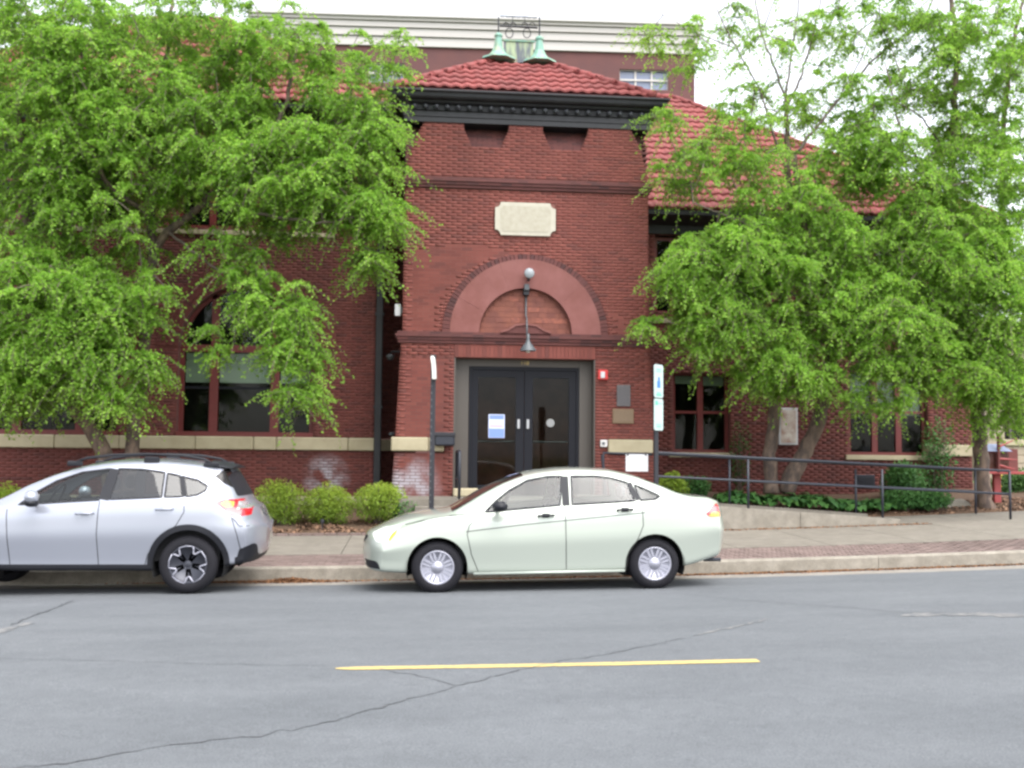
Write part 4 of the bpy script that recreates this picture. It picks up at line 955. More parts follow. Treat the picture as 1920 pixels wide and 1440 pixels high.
MB().bbox(xs_-.03, xs_+.03, SY-.0, SY+.06, zg-.1, PZ(1230, 690, SY), .006).build('post', M['iron'], s2_)
M['signw'] = mat('sign_white', (.40, .49, .475), .4); M['signb'] = mat('sign_blue', (.03, .16, .62), .4); M['signg'] = mat('sign_green', (.10, .45, .32), .4)
ang = math.radians(46); ca, sa = math.cos(ang), math.sin(ang)
def rsign(py0, py1, feats):
    z0, z1 = PZ(1231, py1, SY), PZ(1231, py0, SY); hw = .125; c = np.array([xs_, SY-.02, 0]); R_ = np.array([ca, sa, 0]); Nf = np.array([sa, -ca, 0])
    def plate(name, u0, u1, za, zb, off, th, m, par, rad=.0):
        k = rad; poly = [(u0+k, za), (u1-k, za), (u1, za+k), (u1, zb-k), (u1-k, zb), (u0+k, zb), (u0, zb-k), (u0, za+k)] if k else [(u0, za), (u1, za), (u1, zb), (u0, zb)]
        V = [c+R_*u+np.array([0, 0, z])+Nf*off for u, z in poly]+[c+R_*u+np.array([0, 0, z])+Nf*(off-th) for u, z in poly]; n = len(poly)
        return mk(name, V, [tuple(range(n)), tuple(range(2*n-1, n-1, -1))]+[(i, i+n, (i+1) % n+n, (i+1) % n) for i in range(n)], m, par)
    pl = plate('sign_panel', -hw, hw, z0, z1, .03, .004, M['signw'], s2_, .025)
    for (u0, u1, f0, f1, m) in feats: plate('printed_mark', u0*hw, u1*hw, z0+(z1-z0)*f0, z0+(z1-z0)*f1, .033, .002, M[m], pl)
rsign(684, 746, [(-.35, .35, .30, .50, 'signb'), (-.15, .25, .50, .62, 'signb'), (-.55, .6, .06, .11, 'signg'), (-.4, .5, .13, .16, 'signg'), (-.6, .6, .78, .80, 'signg'), (-.5, .5, .84, .87, 'signg')])
rsign(748, 807, [(-.75, -.2, .80, .93, 'signg'), (-.5, .5, .10, .13, 'signg'), (-.6, .6, .17, .19, 'signg'), (-.1, .7, .84, .86, 'signg')])
# ------------------------------------------------------------------ little wooden book box at the right
LBY = 22.0
lb = thing('little_library', 'rust-red wooden twin box with grey roof on a red post at the far right', 'book box', (PX(1866, 958, LBY), LBY, .5))
M['rust'] = mat('rust_wood', (.16, .035, .03), .6, col2=(.12, .028, .025), scale=6); M['rustl'] = mat('red_post', (.33, .05, .05), .5); M['blueroof'] = mat('blue_grey_roof', (.20, .24, .36), .5)
pbx('post', 1861, 1872, 885, 962, LBY, .1, M['rustl'], lb); pbx('cabinet', 1835, 1868, 842, 885, LBY, .35, M['rust'], lb); pbx('cabinet', 1869, 1894, 842, 885, LBY+.02, .3, M['rust'], lb)
for a_, b2 in ((1851, 1866), (1874, 1891)): pbx('glass_pane', a_, b2, 850, 878, LBY-.335, .02, M['glass'], lb)
a = P(1846, 846, LBY-.4); b_ = P(1896, 835, LBY-.4)
MB().add([(a[0], LBY-.45, a[2]), (b_[0], LBY-.45, a[2]), (b_[0], LBY+.1, a[2]), (a[0], LBY+.1, a[2]), (a[0]+.12, LBY-.2, b_[2]+.03), (b_[0]-.12, LBY-.2, b_[2]+.03)], [(0, 1, 5, 4), (2, 3, 4, 5), (1, 2, 5), (3, 0, 4), (3, 2, 1, 0)]).build('roof', M['blueroof'], lb)
pbx('shelf', 1833, 1900, 884, 888, LBY+.02, .45, M['rustl'], lb, b=.004)
MB().tube([P(1872, 886, LBY-.42), P(1872, 815, LBY-.42)], .035, 8).build('finial_pole', M['rust'], lb)
for (p1, p2) in (((1872, 838), (1908, 822)), ((1872, 860), (1908, 862)), ((1872, 872), (1904, 880)), ((1850, 840), (1836, 838))):
    MB().tube([P(*p1, LBY-.42), P(*p2, LBY-.42)], [.03, .006], 6).build('metal_spike', M['rustl'], lb)
yp = thing('yellow_post', 'yellow bollard behind the red post at the far right', 'bollard', P(1874, 940, 24)); MB().tube([P(1874, 945, 24), P(1874, 890, 24)], .06, 12).build('bollard_body', mat('yellow_plastic', (.65, .42, .06), .5), yp, smooth=True); MB().tube([P(1874, 905, 24), P(1874, 899, 24)], .064, 12).build('reflective_band', M['white'], yp, smooth=True)
bn = tag(MB().add([(x*.3+PX(1790, 900, 21.6)+.02*math.sin(9*y), y*.22+21.6, z*.16+.62) for x, y, z in [(-1, -1, 0), (1, -1, 0), (1.1, 1, 0), (-.9, 1, 0), (-.8, -.7, 1), (.7, -.8, .8), (.8, .6, 1.1), (-.6, .8, .9)]], [(0, 1, 5, 4), (1, 2, 6, 5), (2, 3, 7, 6), (3, 0, 4, 7), (4, 5, 6, 7)]).build('garden_stone', M['kerb']), 'tan stone lying in the mulch near the far right rail end', 'rock')
dl = thing('path_light', 'small black stake light in the mulch before the middle round shrub', 'light', P(604, 990, 19.3)); c = P(604, 992, 19.3); MB().tube([c, c+np.array([0, 0, .12])], .012, 6).build('stake', M['iron'], dl); MB().lathe([(.03, .1), (.035, .14), (.03, .17), (0, .18)], c, 'z', 10).build('lamp_head', M['iron'], dl)
# ------------------------------------------------------------------ leaves and trees
def leafmat(name, c1, c2, c3, tr=.35):
    m = bpy.data.materials.new(name); m.use_nodes = True; n = m.node_tree; b = n.nodes['Principled BSDF']; o = n.nodes['Material Output']
    at = n.nodes.new('ShaderNodeAttribute'); at.attribute_name = 'rnd'; cr = n.nodes.new('ShaderNodeValToRGB'); e = cr.color_ramp.elements
    e[0].color = (*c1, 1); e[1].color = (*c3, 1); k = e.new(.5); k.color = (*c2, 1); n.links.new(at.outputs['Fac'], cr.inputs[0])
    n.links.new(cr.outputs[0], b.inputs['Base Color']); b.inputs['Roughness'].default_value = .5; b.inputs['Specular IOR Level'].default_value = .22
    t = n.nodes.new('ShaderNodeBsdfTranslucent'); hs_ = n.nodes.new('ShaderNodeHueSaturation'); hs_.inputs['Value'].default_value = 1.5; hs_.inputs['Hue'].default_value = .485
    n.links.new(cr.outputs[0], hs_.inputs['Color']); n.links.new(hs_.outputs[0], t.inputs[0]); mx = n.nodes.new('ShaderNodeMixShader'); mx.inputs[0].default_value = tr
    n.links.new(b.outputs[0], mx.inputs[1]); n.links.new(t.outputs[0], mx.inputs[2]); n.links.new(mx.outputs[0], o.inputs[0]); return m
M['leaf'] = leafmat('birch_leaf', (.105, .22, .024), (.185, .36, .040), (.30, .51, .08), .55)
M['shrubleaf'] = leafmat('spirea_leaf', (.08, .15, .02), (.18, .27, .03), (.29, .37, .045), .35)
M['hosta'] = leafmat('hosta_leaf', (.03, .09, .03), (.06, .16, .04), (.10, .22, .05), .25)
M['darkleaf'] = leafmat('dark_leaf', (.02, .06, .015), (.04, .10, .02), (.07, .15, .03), .25)
M['bark'] = mat('birch_bark', (.21, .145, .11), .9, col2=(.08, .058, .05), scale=7, lo=.35, hi=.6, bump=.8, bscale=30, stretch=(1.3, 1.3, .6))
M['barkl'] = mat('branch_bark', (.20, .15, .13), .9, col2=(.09, .07, .06), scale=6)
def unit(a): return a/(np.linalg.norm(a, axis=-1, keepdims=True)+1e-9)
def leaves_mesh(C, D, size, upb=.5, wid=.66, col=None, name='crown', m=None, parent=None, **kw):
    """C centres, D direction each leaf points to; a folded diamond of two triangles each side"""
    n = len(C); nrm = unit(np.stack([rng.normal(0, .6, n), rng.normal(0, .6, n)-.35, np.full(n, upb)+rng.normal(0, .3, n)], 1))
    D = unit(D-nrm*np.sum(D*nrm, 1, keepdims=True)); S = np.cross(nrm, D); s = size*rng.uniform(.6, 1.3, n)[:, None]
    base = C-D*s*.5; tip = C+D*s*.5-nrm*s*.12; w_ = wid*.5
    l = C-D*s*.05+S*s*w_+nrm*s*.10; r = C-D*s*.05-S*s*w_+nrm*s*.10
    V = np.stack([base, r, tip, l], 1).reshape(-1, 3); i = np.arange(n)*4
    F = np.stack([np.stack([i, i+1, i+2], 1), np.stack([i, i+2, i+3], 1)], 1).reshape(-1, 3)
    c = np.clip(col if col is not None else rng.random(n), 0, 1)
    return mk(name, V, F, m or M['leaf'], parent, rnd=np.repeat(c, 2), **kw)
def pxp(l): return [P(a, b, Y) for a, b, Y in l]
def tree(label, base, limbs, regions, group, leafsize=.060, seed=1, per=24, twigs=8, tl=.52):
    global rng; rng = np.random.default_rng(seed); random.seed(seed)
    t = thing('birch_tree', label, 'tree', base, group)
    pts = []
    for li, (pl, r0, r1) in enumerate(limbs):
        p = np.array(pxp(pl)); 
        # resample and roughen
        seg = np.linalg.norm(np.diff(p, axis=0), axis=1); s = np.concatenate([[0], np.cumsum(seg)]); n = max(3, int(s[-1]/.16)); u = np.linspace(0, s[-1], n+1)
        q = np.stack([np.interp(u, s, p[:, k]) for k in range(3)], 1)
        q[1:-1] = (q[:-2]+q[1:-1]*2+q[2:])/4; q[1:-1] += rng.normal(0, .012, q[1:-1].shape)
        rad = np.linspace(r0, r1, n+1)*(1+rng.normal(0, .05, n+1)); rad[0] *= 1.15 if li == 0 else 1
        MB().tube(q, rad, 12 if r0 > .08 else 8).build('trunk' if r0 > .1 else 'limb', M['bark'] if r0 > .05 else M['barkl'], t, smooth=True)
        for a, r in zip(q, rad): pts.append((a, r, 0))
    skip = 0
    N = np.array([a for a, r, g in pts if a[2] > 2.0]); 
    A = []
    for (px, py, rx, ry, Y, ry_, cnt) in regions:
        c = P(px, py, Y); sc_ = Y/FPX; k = 0; cnt = int(cnt*(1.15 if px < 900 else 1.0))
        while k < cnt:
            v = rng.normal(0, 1, 3); v /= np.linalg.norm(v); v *= rng.uniform(.15, 1)**.45
            A.append(c+np.array([v[0]*rx*sc_, v[1]*ry_, v[2]*ry*sc_])); k += 1
    A = np.array(A)
    # attach every spray to the nearest wood already grown
    d0 = np.min(np.linalg.norm(A[:, None]-N[None], axis=2), axis=1); order = np.argsort(d0); nodes = list(N); MBb = MB(); LC = []; LD = []; LCol = []
    NN = np.array(nodes); 
    for oi in order:
        a = A[oi]; cv = rng.uniform(.5, 1.25); dd_ = NN-a; dist = np.linalg.norm(dd_*np.array([1, 1, .8]), axis=1)+np.maximum(0, NN[:, 2]-a[2])*.5; j = int(np.argmin(dist)); b = NN[j]; L = np.linalg.norm(a-b)
        if L > .05:
            m1 = b+(a-b)*.5+np.array([rng.normal(0, .04)*L, rng.normal(0, .04)*L, .10*L]); r_ = .006+.006*min(L, 1.5)
            path = [b, b*.25+m1*.5+a*.25, a*.55+m1*.45, a]; MBb.tube(path, [r_*1.3, r_, r_*.8, r_*.5], 4, False)
            NN = np.concatenate([NN, np.array([path[1], path[2], a])])
        out = a-b; out[2] = 0; out = out/(np.linalg.norm(out)+1e-6)*.7
        cc = .5+rng.normal(0, .16)
        for k in range(twigs):
            ang = rng.uniform(0, 6.283); d = np.array([math.cos(ang), math.sin(ang), rng.uniform(-.75, .6)])+out*.7; d /= np.linalg.norm(d); ln = tl*cv*rng.uniform(.5, 1.3)
            s = np.linspace(.1, 1, per); droop = -.62*ln*s**2
            q = a+d*s[:, None]*ln; q[:, 2] += droop
            side = np.array([-d[1], d[0], 0]); sg = np.where(np.arange(per) % 2 == 0, 1, -1)[:, None]
            LC.append(q+side*sg*leafsize*.45+rng.normal(0, .02, q.shape)); LD.append(side*sg+d*.6+np.array([0, 0, -.5])+rng.normal(0, .25, q.shape)); LCol.append(np.full(per, cc+rng.normal(0, .06))+rng.normal(0, .14, per)+.10*s)
            MBb.tube([a, a+d*ln*.5+np.array([0, 0, -.155*ln]), a+d*ln+np.array([0, 0, -.62*ln])], [.006, .004, .002], 3, False)
    MBb.build('branches', M['barkl'], t, kind='stuff')
    C = np.concatenate(LC); D = np.concatenate(LD); K = np.concatenate(LCol)
    leaves_mesh(C, D, leafsize, col=K, name='crown', parent=t, kind='stuff'); return t
TL = 20.6
gt = 'birch trees in front of the building'
tree('leafy multi-trunk birch left of the arched window, its trunks rising behind the silver car', P(215, 930, TL),
 [([(212, 935, TL), (200, 860, TL), (170, 797, TL), (139, 768, TL), (128, 700, TL), (131, 616, TL-.2), (100, 565, TL-.3), (62, 470, TL-.3), (45, 380, TL), (36, 200, TL)], .16, .05),
  ([(238, 935, TL+.2), (247, 855, TL+.2), (250, 785, TL+.2), (266, 727, TL+.2), (270, 650, TL+.2), (277, 593, TL+.2), (283, 535, TL+.2), (288, 462, TL+.2)], .14, .10),
  ([(131, 616, TL-.2), (60, 600, TL-.4), (30, 570, TL-.5), (-20, 470, TL-.5)], .08, .03),
  ([(288, 462, TL+.2), (285, 423, TL+.2), (283, 348, TL+.1), (281, 222, TL), (313, 95, TL), (325, -20, TL)], .07, .03),
  ([(288, 462, TL+.2), (275, 396, TL), (202, 352, TL-.4), (160, 250, TL-.7), (150, 60, TL-.7)], .06, .02),
  ([(288, 470, TL+.2), (310, 435, TL), (380, 382, TL-.4), (467, 293, TL-.6), (534, 210, TL-.7), (560, 60, TL-.7)], .085, .025),
  ([(380, 382, TL-.4), (480, 400, TL-1), (600, 420, TL-1.3), (690, 400, TL-1.4)], .04, .012),
  ([(467, 293, TL-.6), (600, 250, TL-1), (720, 190, TL-1.2)], .035, .01),
  ([(312, 433, TL), (400, 500, TL-.8), (500, 560, TL-1.2), (540, 640, TL-1.3)], .03, .01)],
 [(60, 230, 160, 210, TL-.4, 1.7, 250), (220, 330, 150, 170, TL-.4, 1.7, 170), (70, 580, 140, 170, TL-.6, 1.5, 230), (175, 620, 80, 130, TL-.9, .8, 100), (240, 120, 220, 120, TL-.2, 1.6, 170), (400, 240, 140, 140, TL-.6, 1.5, 115),
  (520, 330, 130, 120, TL-.9, 1.3, 100), (640, 300, 110, 120, TL-1.1, 1.0, 105), (700, 400, 70, 50, TL-1.2, .7, 34), (690, 490, 40, 35, TL-1.2, .5, 12), (730, 235, 35, 22, TL-1.2, .4, 9), (650, 170, 90, 60, TL-.9, .8, 28),
  (540, 90, 180, 60, TL-.7, 1.0, 62), (420, 30, 180, 40, TL-.6, 1.2, 30), (100, 40, 160, 60, TL-.4, 1.5, 50), (510, 560, 90, 65, TL-1.2, .6, 30), (560, 645, 55, 70, TL-1.3, .5, 30), (560, 735, 45, 28, TL-1.3, .4, 11), (440, 480, 70, 55, TL-1, .6, 18),
  (15, 740, 70, 50, TL-.6, .8, 26), (215, 745, 45, 40, TL-.9, .5, 12), (280, 700, 30, 40, TL-1, .4, 8), (740, 90, 40, 60, TL-1, .6, 8), (270, 560, 60, 60, TL-.9, .6, 18), (410, 640, 20, 40, TL-1.2, .3, 5)], gt, seed=11)
TR = 21.6
tree('leafy twin-trunk birch right of the tower, trunks splitting low beside the display case', P(1470, 925, TR),
 [([(1446, 925, TR), (1446, 900, TR), (1442, 848, TR), (1452, 794, TR), (1450, 700, TR), (1465, 600, TR), (1478, 480, TR), (1480, 380, TR), (1476, 257, TR), (1474, 180, TR)], .15, .045),
  ([(1474, 925, TR), (1480, 900, TR), (1504, 856, TR), (1527, 806, TR), (1542, 771, TR), (1560, 660, TR), (1540, 520, TR-.2), (1500, 400, TR-.3), (1490, 290, TR-.3)], .18, .05),
  ([(1474, 184, TR), (1452, 130, TR), (1427, 60, TR), (1412, -20, TR)], .028, .012), ([(1474, 184, TR), (1484, 100, TR), (1496, 28, TR), (1500, -20, TR)], .026, .012), ([(1476, 200, TR), (1500, 150, TR), (1519, 92, TR), (1533, 28, TR), (1540, -20, TR)], .026, .012),
  ([(1478, 330, TR), (1440, 220, TR), (1427, 170, TR), (1382, 92, TR), (1340, 10, TR)], .028, .01), ([(1490, 290, TR-.3), (1530, 240, TR-.3), (1574, 183, TR-.3), (1638, 110, TR-.3), (1721, 46, TR-.3), (1757, -10, TR-.3)], .035, .012),
  ([(1574, 183, TR-.3), (1610, 120, TR-.3), (1650, 20, TR-.3)], .016, .008), ([(1490, 480, TR-.2), (1400, 420, TR-.9), (1300, 380, TR-1.4)], .03, .01), ([(1500, 560, TR-.2), (1400, 500, TR-1), (1290, 490, TR-1.5)], .03, .01), ([(1382, 92, TR), (1300, 60, TR-.3), (1230, 20, TR-.4)], .014, .006)],
 [(1460, 390, 120, 60, TR-.6, 1.5, 62), (1380, 480, 120, 80, TR-1.0, 1.2, 120), (1500, 560, 160, 115, TR-.9, 1.4, 165), (1330, 600, 80, 80, TR-1.2, .9, 60), (1480, 690, 110, 55, TR-1.1, 1.0, 75), (1280, 500, 45, 60, TR-1.4, .6, 30), (1300, 310, 75, 60, TR-1.1, .8, 26), (1240, 225, 30, 30, TR-1.2, .5, 7),
  (1390, 270, 80, 80, TR-.8, 1.0, 34), (1290, 120, 60, 60, TR-.6, .8, 7), (1420, 150, 90, 110, TR-.3, 1.2, 20), (1560, 180, 110, 140, TR-.3, 1.3, 34), (1560, 310, 100, 70, TR-.5, 1.2, 55), (1450, 30, 120, 50, TR, 1.3, 12), (1215, 600, 14, 30, TR-1.6, .3, 5), (1600, 40, 130, 50, TR, 1.3, 26), (1250, 60, 70, 50, TR-.4, .8, 9), (1540, 450, 120, 60, TR-.8, 1.3, 70)], gt, seed=12)
T3 = 21.2
tree('tall leafy birch at the right edge, standing by the corner of the building', P(1846, 962, T3),
 [([(1848, 966, T3), (1842, 900, T3), (1838, 840, T3), (1825, 700, T3), (1800, 560, T3), (1785, 367, T3), (1786, 250, T3), (1789, 174, T3), (1798, 90, T3), (1780, -20, T3)], .16, .045),
  ([(1838, 700, T3), (1880, 500, T3), (1880, 250, T3), (1895, 105, T3), (1920, -10, T3)], .09, .03), ([(1790, 450, T3), (1740, 330, T3-.5), (1690, 250, T3-.7), (1660, 120, T3-.7)], .04, .012),
  ([(1785, 300, T3), (1730, 220, T3-.3), (1650, 170, T3-.5)], .025, .01), ([(1810, 600, T3), (1740, 560, T3-1), (1670, 580, T3-1.4)], .035, .012)],
 [(1840, 330, 110, 150, T3-.4, 1.6, 170), (1760, 480, 130, 120, T3-.9, 1.4, 200), (1860, 560, 110, 140, T3-.9, 1.4, 200), (1670, 610, 90, 110, T3-1.3, .9, 110), (1790, 680, 100, 70, T3-1.2, 1.0, 85), (1880, 720, 70, 60, T3-1.1, .8, 45), (1700, 330, 80, 100, T3-.8, 1.1, 60), (1850, 100, 110, 130, T3-.3, 1.6, 100), (1740, 120, 90, 120, T3-.4, 1.2, 46), (1640, 250, 70, 80, T3-.7, .8, 36), (1690, 30, 100, 50, T3-.4, 1, 16), (1650, 740, 60, 25, T3-1.3, .6, 14), (1870, 780, 40, 20, T3-1.1, .4, 8)], gt, seed=13)
# ------------------------------------------------------------------ shrubs and ground plants
def shrub(name, label, c, rx, ry, rz, n, m, size, group=None, stems=14, cat='shrub', lobes=7):
    t = thing(name, label, cat, c, group); q = MB(); c = np.array(c, float); tips = []
    for k in range(stems):
        a = rng.uniform(0, 6.28); e = c+np.array([rx*.8*math.cos(a)*rng.uniform(.2, 1), ry*.8*math.sin(a)*rng.uniform(.2, 1), rz*rng.uniform(.6, 1)]); q.tube([c+np.array([.05*math.cos(a), .05*math.sin(a), -.03]), (c+e)/2+np.array([0, 0, .05]), e], [.012, .008, .004], 4, False); tips.append(e)
    q.build('stems', M['barkl'], t, kind='stuff')
    lc = [np.array([rx*.42*math.cos(6.28*k/lobes+rng.uniform(-.4, .4)), ry*.42*math.sin(6.28*k/lobes), rz*rng.uniform(.42, .62)]) for k in range(lobes)]+[np.array([0, 0, rz*.62])]
    v = unit(rng.normal(0, 1, (n, 3)))*rng.uniform(.2, 1, (n, 1))**.35; L = np.array(lc)[rng.integers(0, len(lc), n)]
    C = c+L+v*np.array([rx*.58, ry*.58, rz*.45]); C[:, 2] = np.maximum(C[:, 2], c[2]+.01)
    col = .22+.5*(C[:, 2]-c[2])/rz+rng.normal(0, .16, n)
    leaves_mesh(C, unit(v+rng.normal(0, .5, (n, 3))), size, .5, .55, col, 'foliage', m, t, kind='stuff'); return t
HY = 20.1
def gz_(x, y): return float(BEDZ(x, y))
for i, (px, w_, h_, lab) in enumerate(((528, .52, .82, 'round lime-green shrub beside the tail of the silver car'), (614, .50, .76, 'round lime-green shrub, middle one of the three between the cars'), (712, .56, .76, 'round lime-green shrub just left of the sedan bonnet'), (0, .7, .8, 'lime-green shrub showing over the bonnet of the silver car at the left edge'))):
    x = PX(px, 980, HY); shrub('round_shrub', lab, (x, HY, gz_(x, HY)), w_, .5, h_, 5200, M['shrubleaf'], .045, 'round shrubs in front of the left wing', lobes=8)
x = PX(775, 975, HY); shrub('round_shrub', 'small dark green shrub between the third lime shrub and the black sign post', (x, HY, gz_(x, HY)), .42, .4, .45, 2600, M['hosta'], .05, None)
def hosta(px, w_, h_, lab, Y=21.2, n=170, m='hosta', base=925):
    x = PX(px, base, Y); z = float(BED2(x, Y))-.02; t = thing('hosta_plant', lab, 'plant', (x, Y, z), 'hostas behind the ramp')
    V = []; F = []; R_ = []; k = 0
    for i in range(n):
        a = rng.uniform(0, 6.28); L = rng.uniform(.14, .27)*1.25; el = rng.uniform(.1, 1.1); r0 = rng.uniform(.0, 1)**.6; bx = np.array([x+w_*r0*math.cos(a)*.75, Y+.35*r0*math.sin(a), z+h_*(1-.5*r0)*rng.uniform(.5, 1)])
        d = np.array([math.cos(a), math.sin(a), 0]); s = np.array([-d[1], d[0], 0]); up = np.array([0, 0, 1])
        mids = [bx, bx+d*L*.35+up*L*.25*el, bx+d*L*.7+up*L*.22*el, bx+d*L-up*L*.12]; wd = [0, .36, .30, 0]
        idx = []
        for j, (p_, ww) in enumerate(zip(mids, wd)):
            if ww == 0: V.append(p_); idx.append((k,)); k += 1
            else: V += [p_+s*L*ww+up*.012, p_, p_-s*L*ww+up*.012]; idx.append((k, k+1, k+2)); k += 3
        b_, e1_, e2_, tp = idx; fs = [(b_[0], e1_[1], e1_[0]), (b_[0], e1_[2], e1_[1]), (e1_[0], e1_[1], e2_[1], e2_[0]), (e1_[1], e1_[2], e2_[2], e2_[1]), (e2_[0], e2_[1], tp[0]), (e2_[1], e2_[2], tp[0])]
        F += fs; R_ += [min(1, max(0, rng.normal(.5, .22)))]*6
    mk('foliage', np.array(V), F, M[m], t, rnd=R_, kind='stuff')
for px, w_, h_, lab in ((1385, .42, .32, 'green hosta clump nearest the sedan boot behind the ramp rail'), (1460, .45, .36, 'green hosta clump in front of the left birch trunk'), (1525, .42, .34, 'green hosta clump right of the twin birch trunks'), (1585, .40, .28, 'low hosta clump under the wall vent'), (1650, .42, .28, 'low hosta clump between the vent and the far plants'), (1715, .45, .38, 'tall pale hosta clump below the triple window')):
    hosta(px, w_, h_, lab, Y=21.3)
for px, lab in ((1745, 'dark green mounded shrub right of the hostas'), (1700, 'dark green low mound in front of the tall hosta')):
    x = PX(px, 960, 21.0); shrub('low_shrub', lab, (x, 21.0, .6), .5, .4, .42, 2600, M['hosta'], .06)
x = PX(1695, 900, 23.6); shrub('tall_shrub', 'dark leafy bush under the triple window at the wall', (x, 23.6, .55), .55, .5, 1.0, 3000, M['hosta'], .09)
x = PX(1262, 900, 21.4); shrub('weigela_shrub', 'yellow-green bush behind the black sign post right of the tower', (x, 21.4, .7), .35, .35, .62, 1700, M['shrubleaf'], .07)
x = PX(1305, 910, 22.5); shrub('blue_shrub', 'blue-green bush right of the yellow-green one, behind the rails', (x, 22.5, .7), .35, .3, .5, 1200, M['hosta'], .07)
x = PX(1905, 935, 24); shrub('low_shrub', 'dark green hedge mass at the right edge behind the book box', (x+.3, 24, .55), 1.1, .6, .85, 5200, M['darkleaf'], .08)
x = PX(1770, 900, 24.3); shrub('wall_climber', 'climbing vine hanging over the belt stone near the building corner', (x, 24.55, .6), .55, .16, 2.0, 1300, M['hosta'], .08, None, 8, 'vine')
x = PX(1395, 850, 24.3); shrub('wall_climber', 'sparse climbing vine on the wall left of the birch trunks', (x, 24.6, .6), .30, .12, 1.9, 500, M['darkleaf'], .07, None, 6, 'vine')
# ------------------------------------------------------------------ cars
def sdf(poly, x, z):
    """signed distance to a closed polygon (negative inside), vectorised"""
    poly = np.asarray(poly, float); d = np.full(x.shape, 1e9); inside = np.zeros(x.shape, bool); n = len(poly)
    for i in range(n):
        a, b = poly[i], poly[(i+1) % n]; e = b-a; wx, wz = x-a[0], z-a[1]; t = np.clip((wx*e[0]+wz*e[1])/(e@e+1e-12), 0, 1)
        d = np.minimum(d, np.hypot(wx-e[0]*t, wz-e[1]*t)); c = (a[1] > z) != (b[1] > z)
        with np.errstate(divide='ignore', invalid='ignore'): xi = (b[0]-a[0])*(z-a[1])/(b[1]-a[1])+a[0]
        inside ^= c & (x < xi)
    return np.where(inside, -d, d)
def dline(pts, x, z):
    d = np.full(x.shape, 1e9); pts = np.asarray(pts, float)
    for a, b in zip(pts[:-1], pts[1:]):
        e = b-a; t = np.clip(((x-a[0])*e[0]+(z-a[1])*e[1])/(e@e+1e-12), 0, 1); d = np.minimum(d, np.hypot(x-a[0]-e[0]*t, z-a[1]-e[1]*t))
    return d
def split(S, f):
    """S=(V nx6, T mx3), f per-vertex value; returns (inside f<0, outside)"""
    V, T = S
    if len(T) == 0: return (V, T), (V, T)
    f = np.where(np.abs(f) < 1e-6, 1e-6, f); sg = f[T] < 0; k = sg.sum(1); Tin = T[k == 3]; Tout = T[k == 0]; Tx = T[(k > 0) & (k < 3)]
    newV = []; cache = {}; A = []; B = []; base = len(V)
    def cut(i, j):
        key = (i, j) if i < j else (j, i)
        if key not in cache:
            t = f[i]/(f[i]-f[j]); cache[key] = base+len(newV); newV.append(V[i]+(V[j]-V[i])*t)
        return cache[key]
    for t in Tx:
        t = [int(q) for q in t]; s = [f[q] < 0 for q in t]; single = s.index(True) if sum(s) == 1 else s.index(False)
        a, b, c = t[single], t[(single+1) % 3], t[(single+2) % 3]; ab, ac = cut(a, b), cut(a, c)
        one, two = (A, B) if s[single] else (B, A); one.append((a, ab, ac)); two += [(ab, b, c), (ab, c, ac)]
    VV = np.concatenate([V, np.array(newV)]) if newV else V
    g = lambda T0, X: (VV, np.concatenate([T0, np.array(X, int).reshape(-1, 3)]))
    return g(Tin, A), g(Tout, B)
def compact(S):
    V, T = S; u, inv = np.unique(T, return_inverse=True); return V[u], inv.reshape(-1, 3)
def emit(name, S, m, parent, off=0, **kw):
    V, T = S
    if len(T) == 0: return None
    V, T = compact((V, T)); nn = unit(V[:, 3:6]); return mk(name, V[:, :3]+nn*off, T, m, parent, True, normals=nn, **kw)
def smooth_profile(pts, xs, it=3):
    p = sorted(pts); x = [a[0] for a in p]; y = [a[1] for a in p]
    # monotone-ish cubic through the points
    x = np.array(x); y = np.array(y); h = np.diff(x); dl = np.diff(y)/h; m = np.zeros(len(x)); m[1:-1] = np.where(dl[:-1]*dl[1:] > 0, 2*dl[:-1]*dl[1:]/(dl[:-1]+dl[1:]+1e-12), 0); m[0], m[-1] = dl[0], dl[-1]
    i = np.clip(np.searchsorted(x, xs)-1, 0, len(h)-1); t = np.clip((xs-x[i])/h[i], 0, 1)
    return (1+2*t)*(1-t)**2*y[i]+t*(1-t)**2*h[i]*m[i]+t*t*(3-2*t)*y[i+1]+t*t*(t-1)*h[i]*m[i+1]
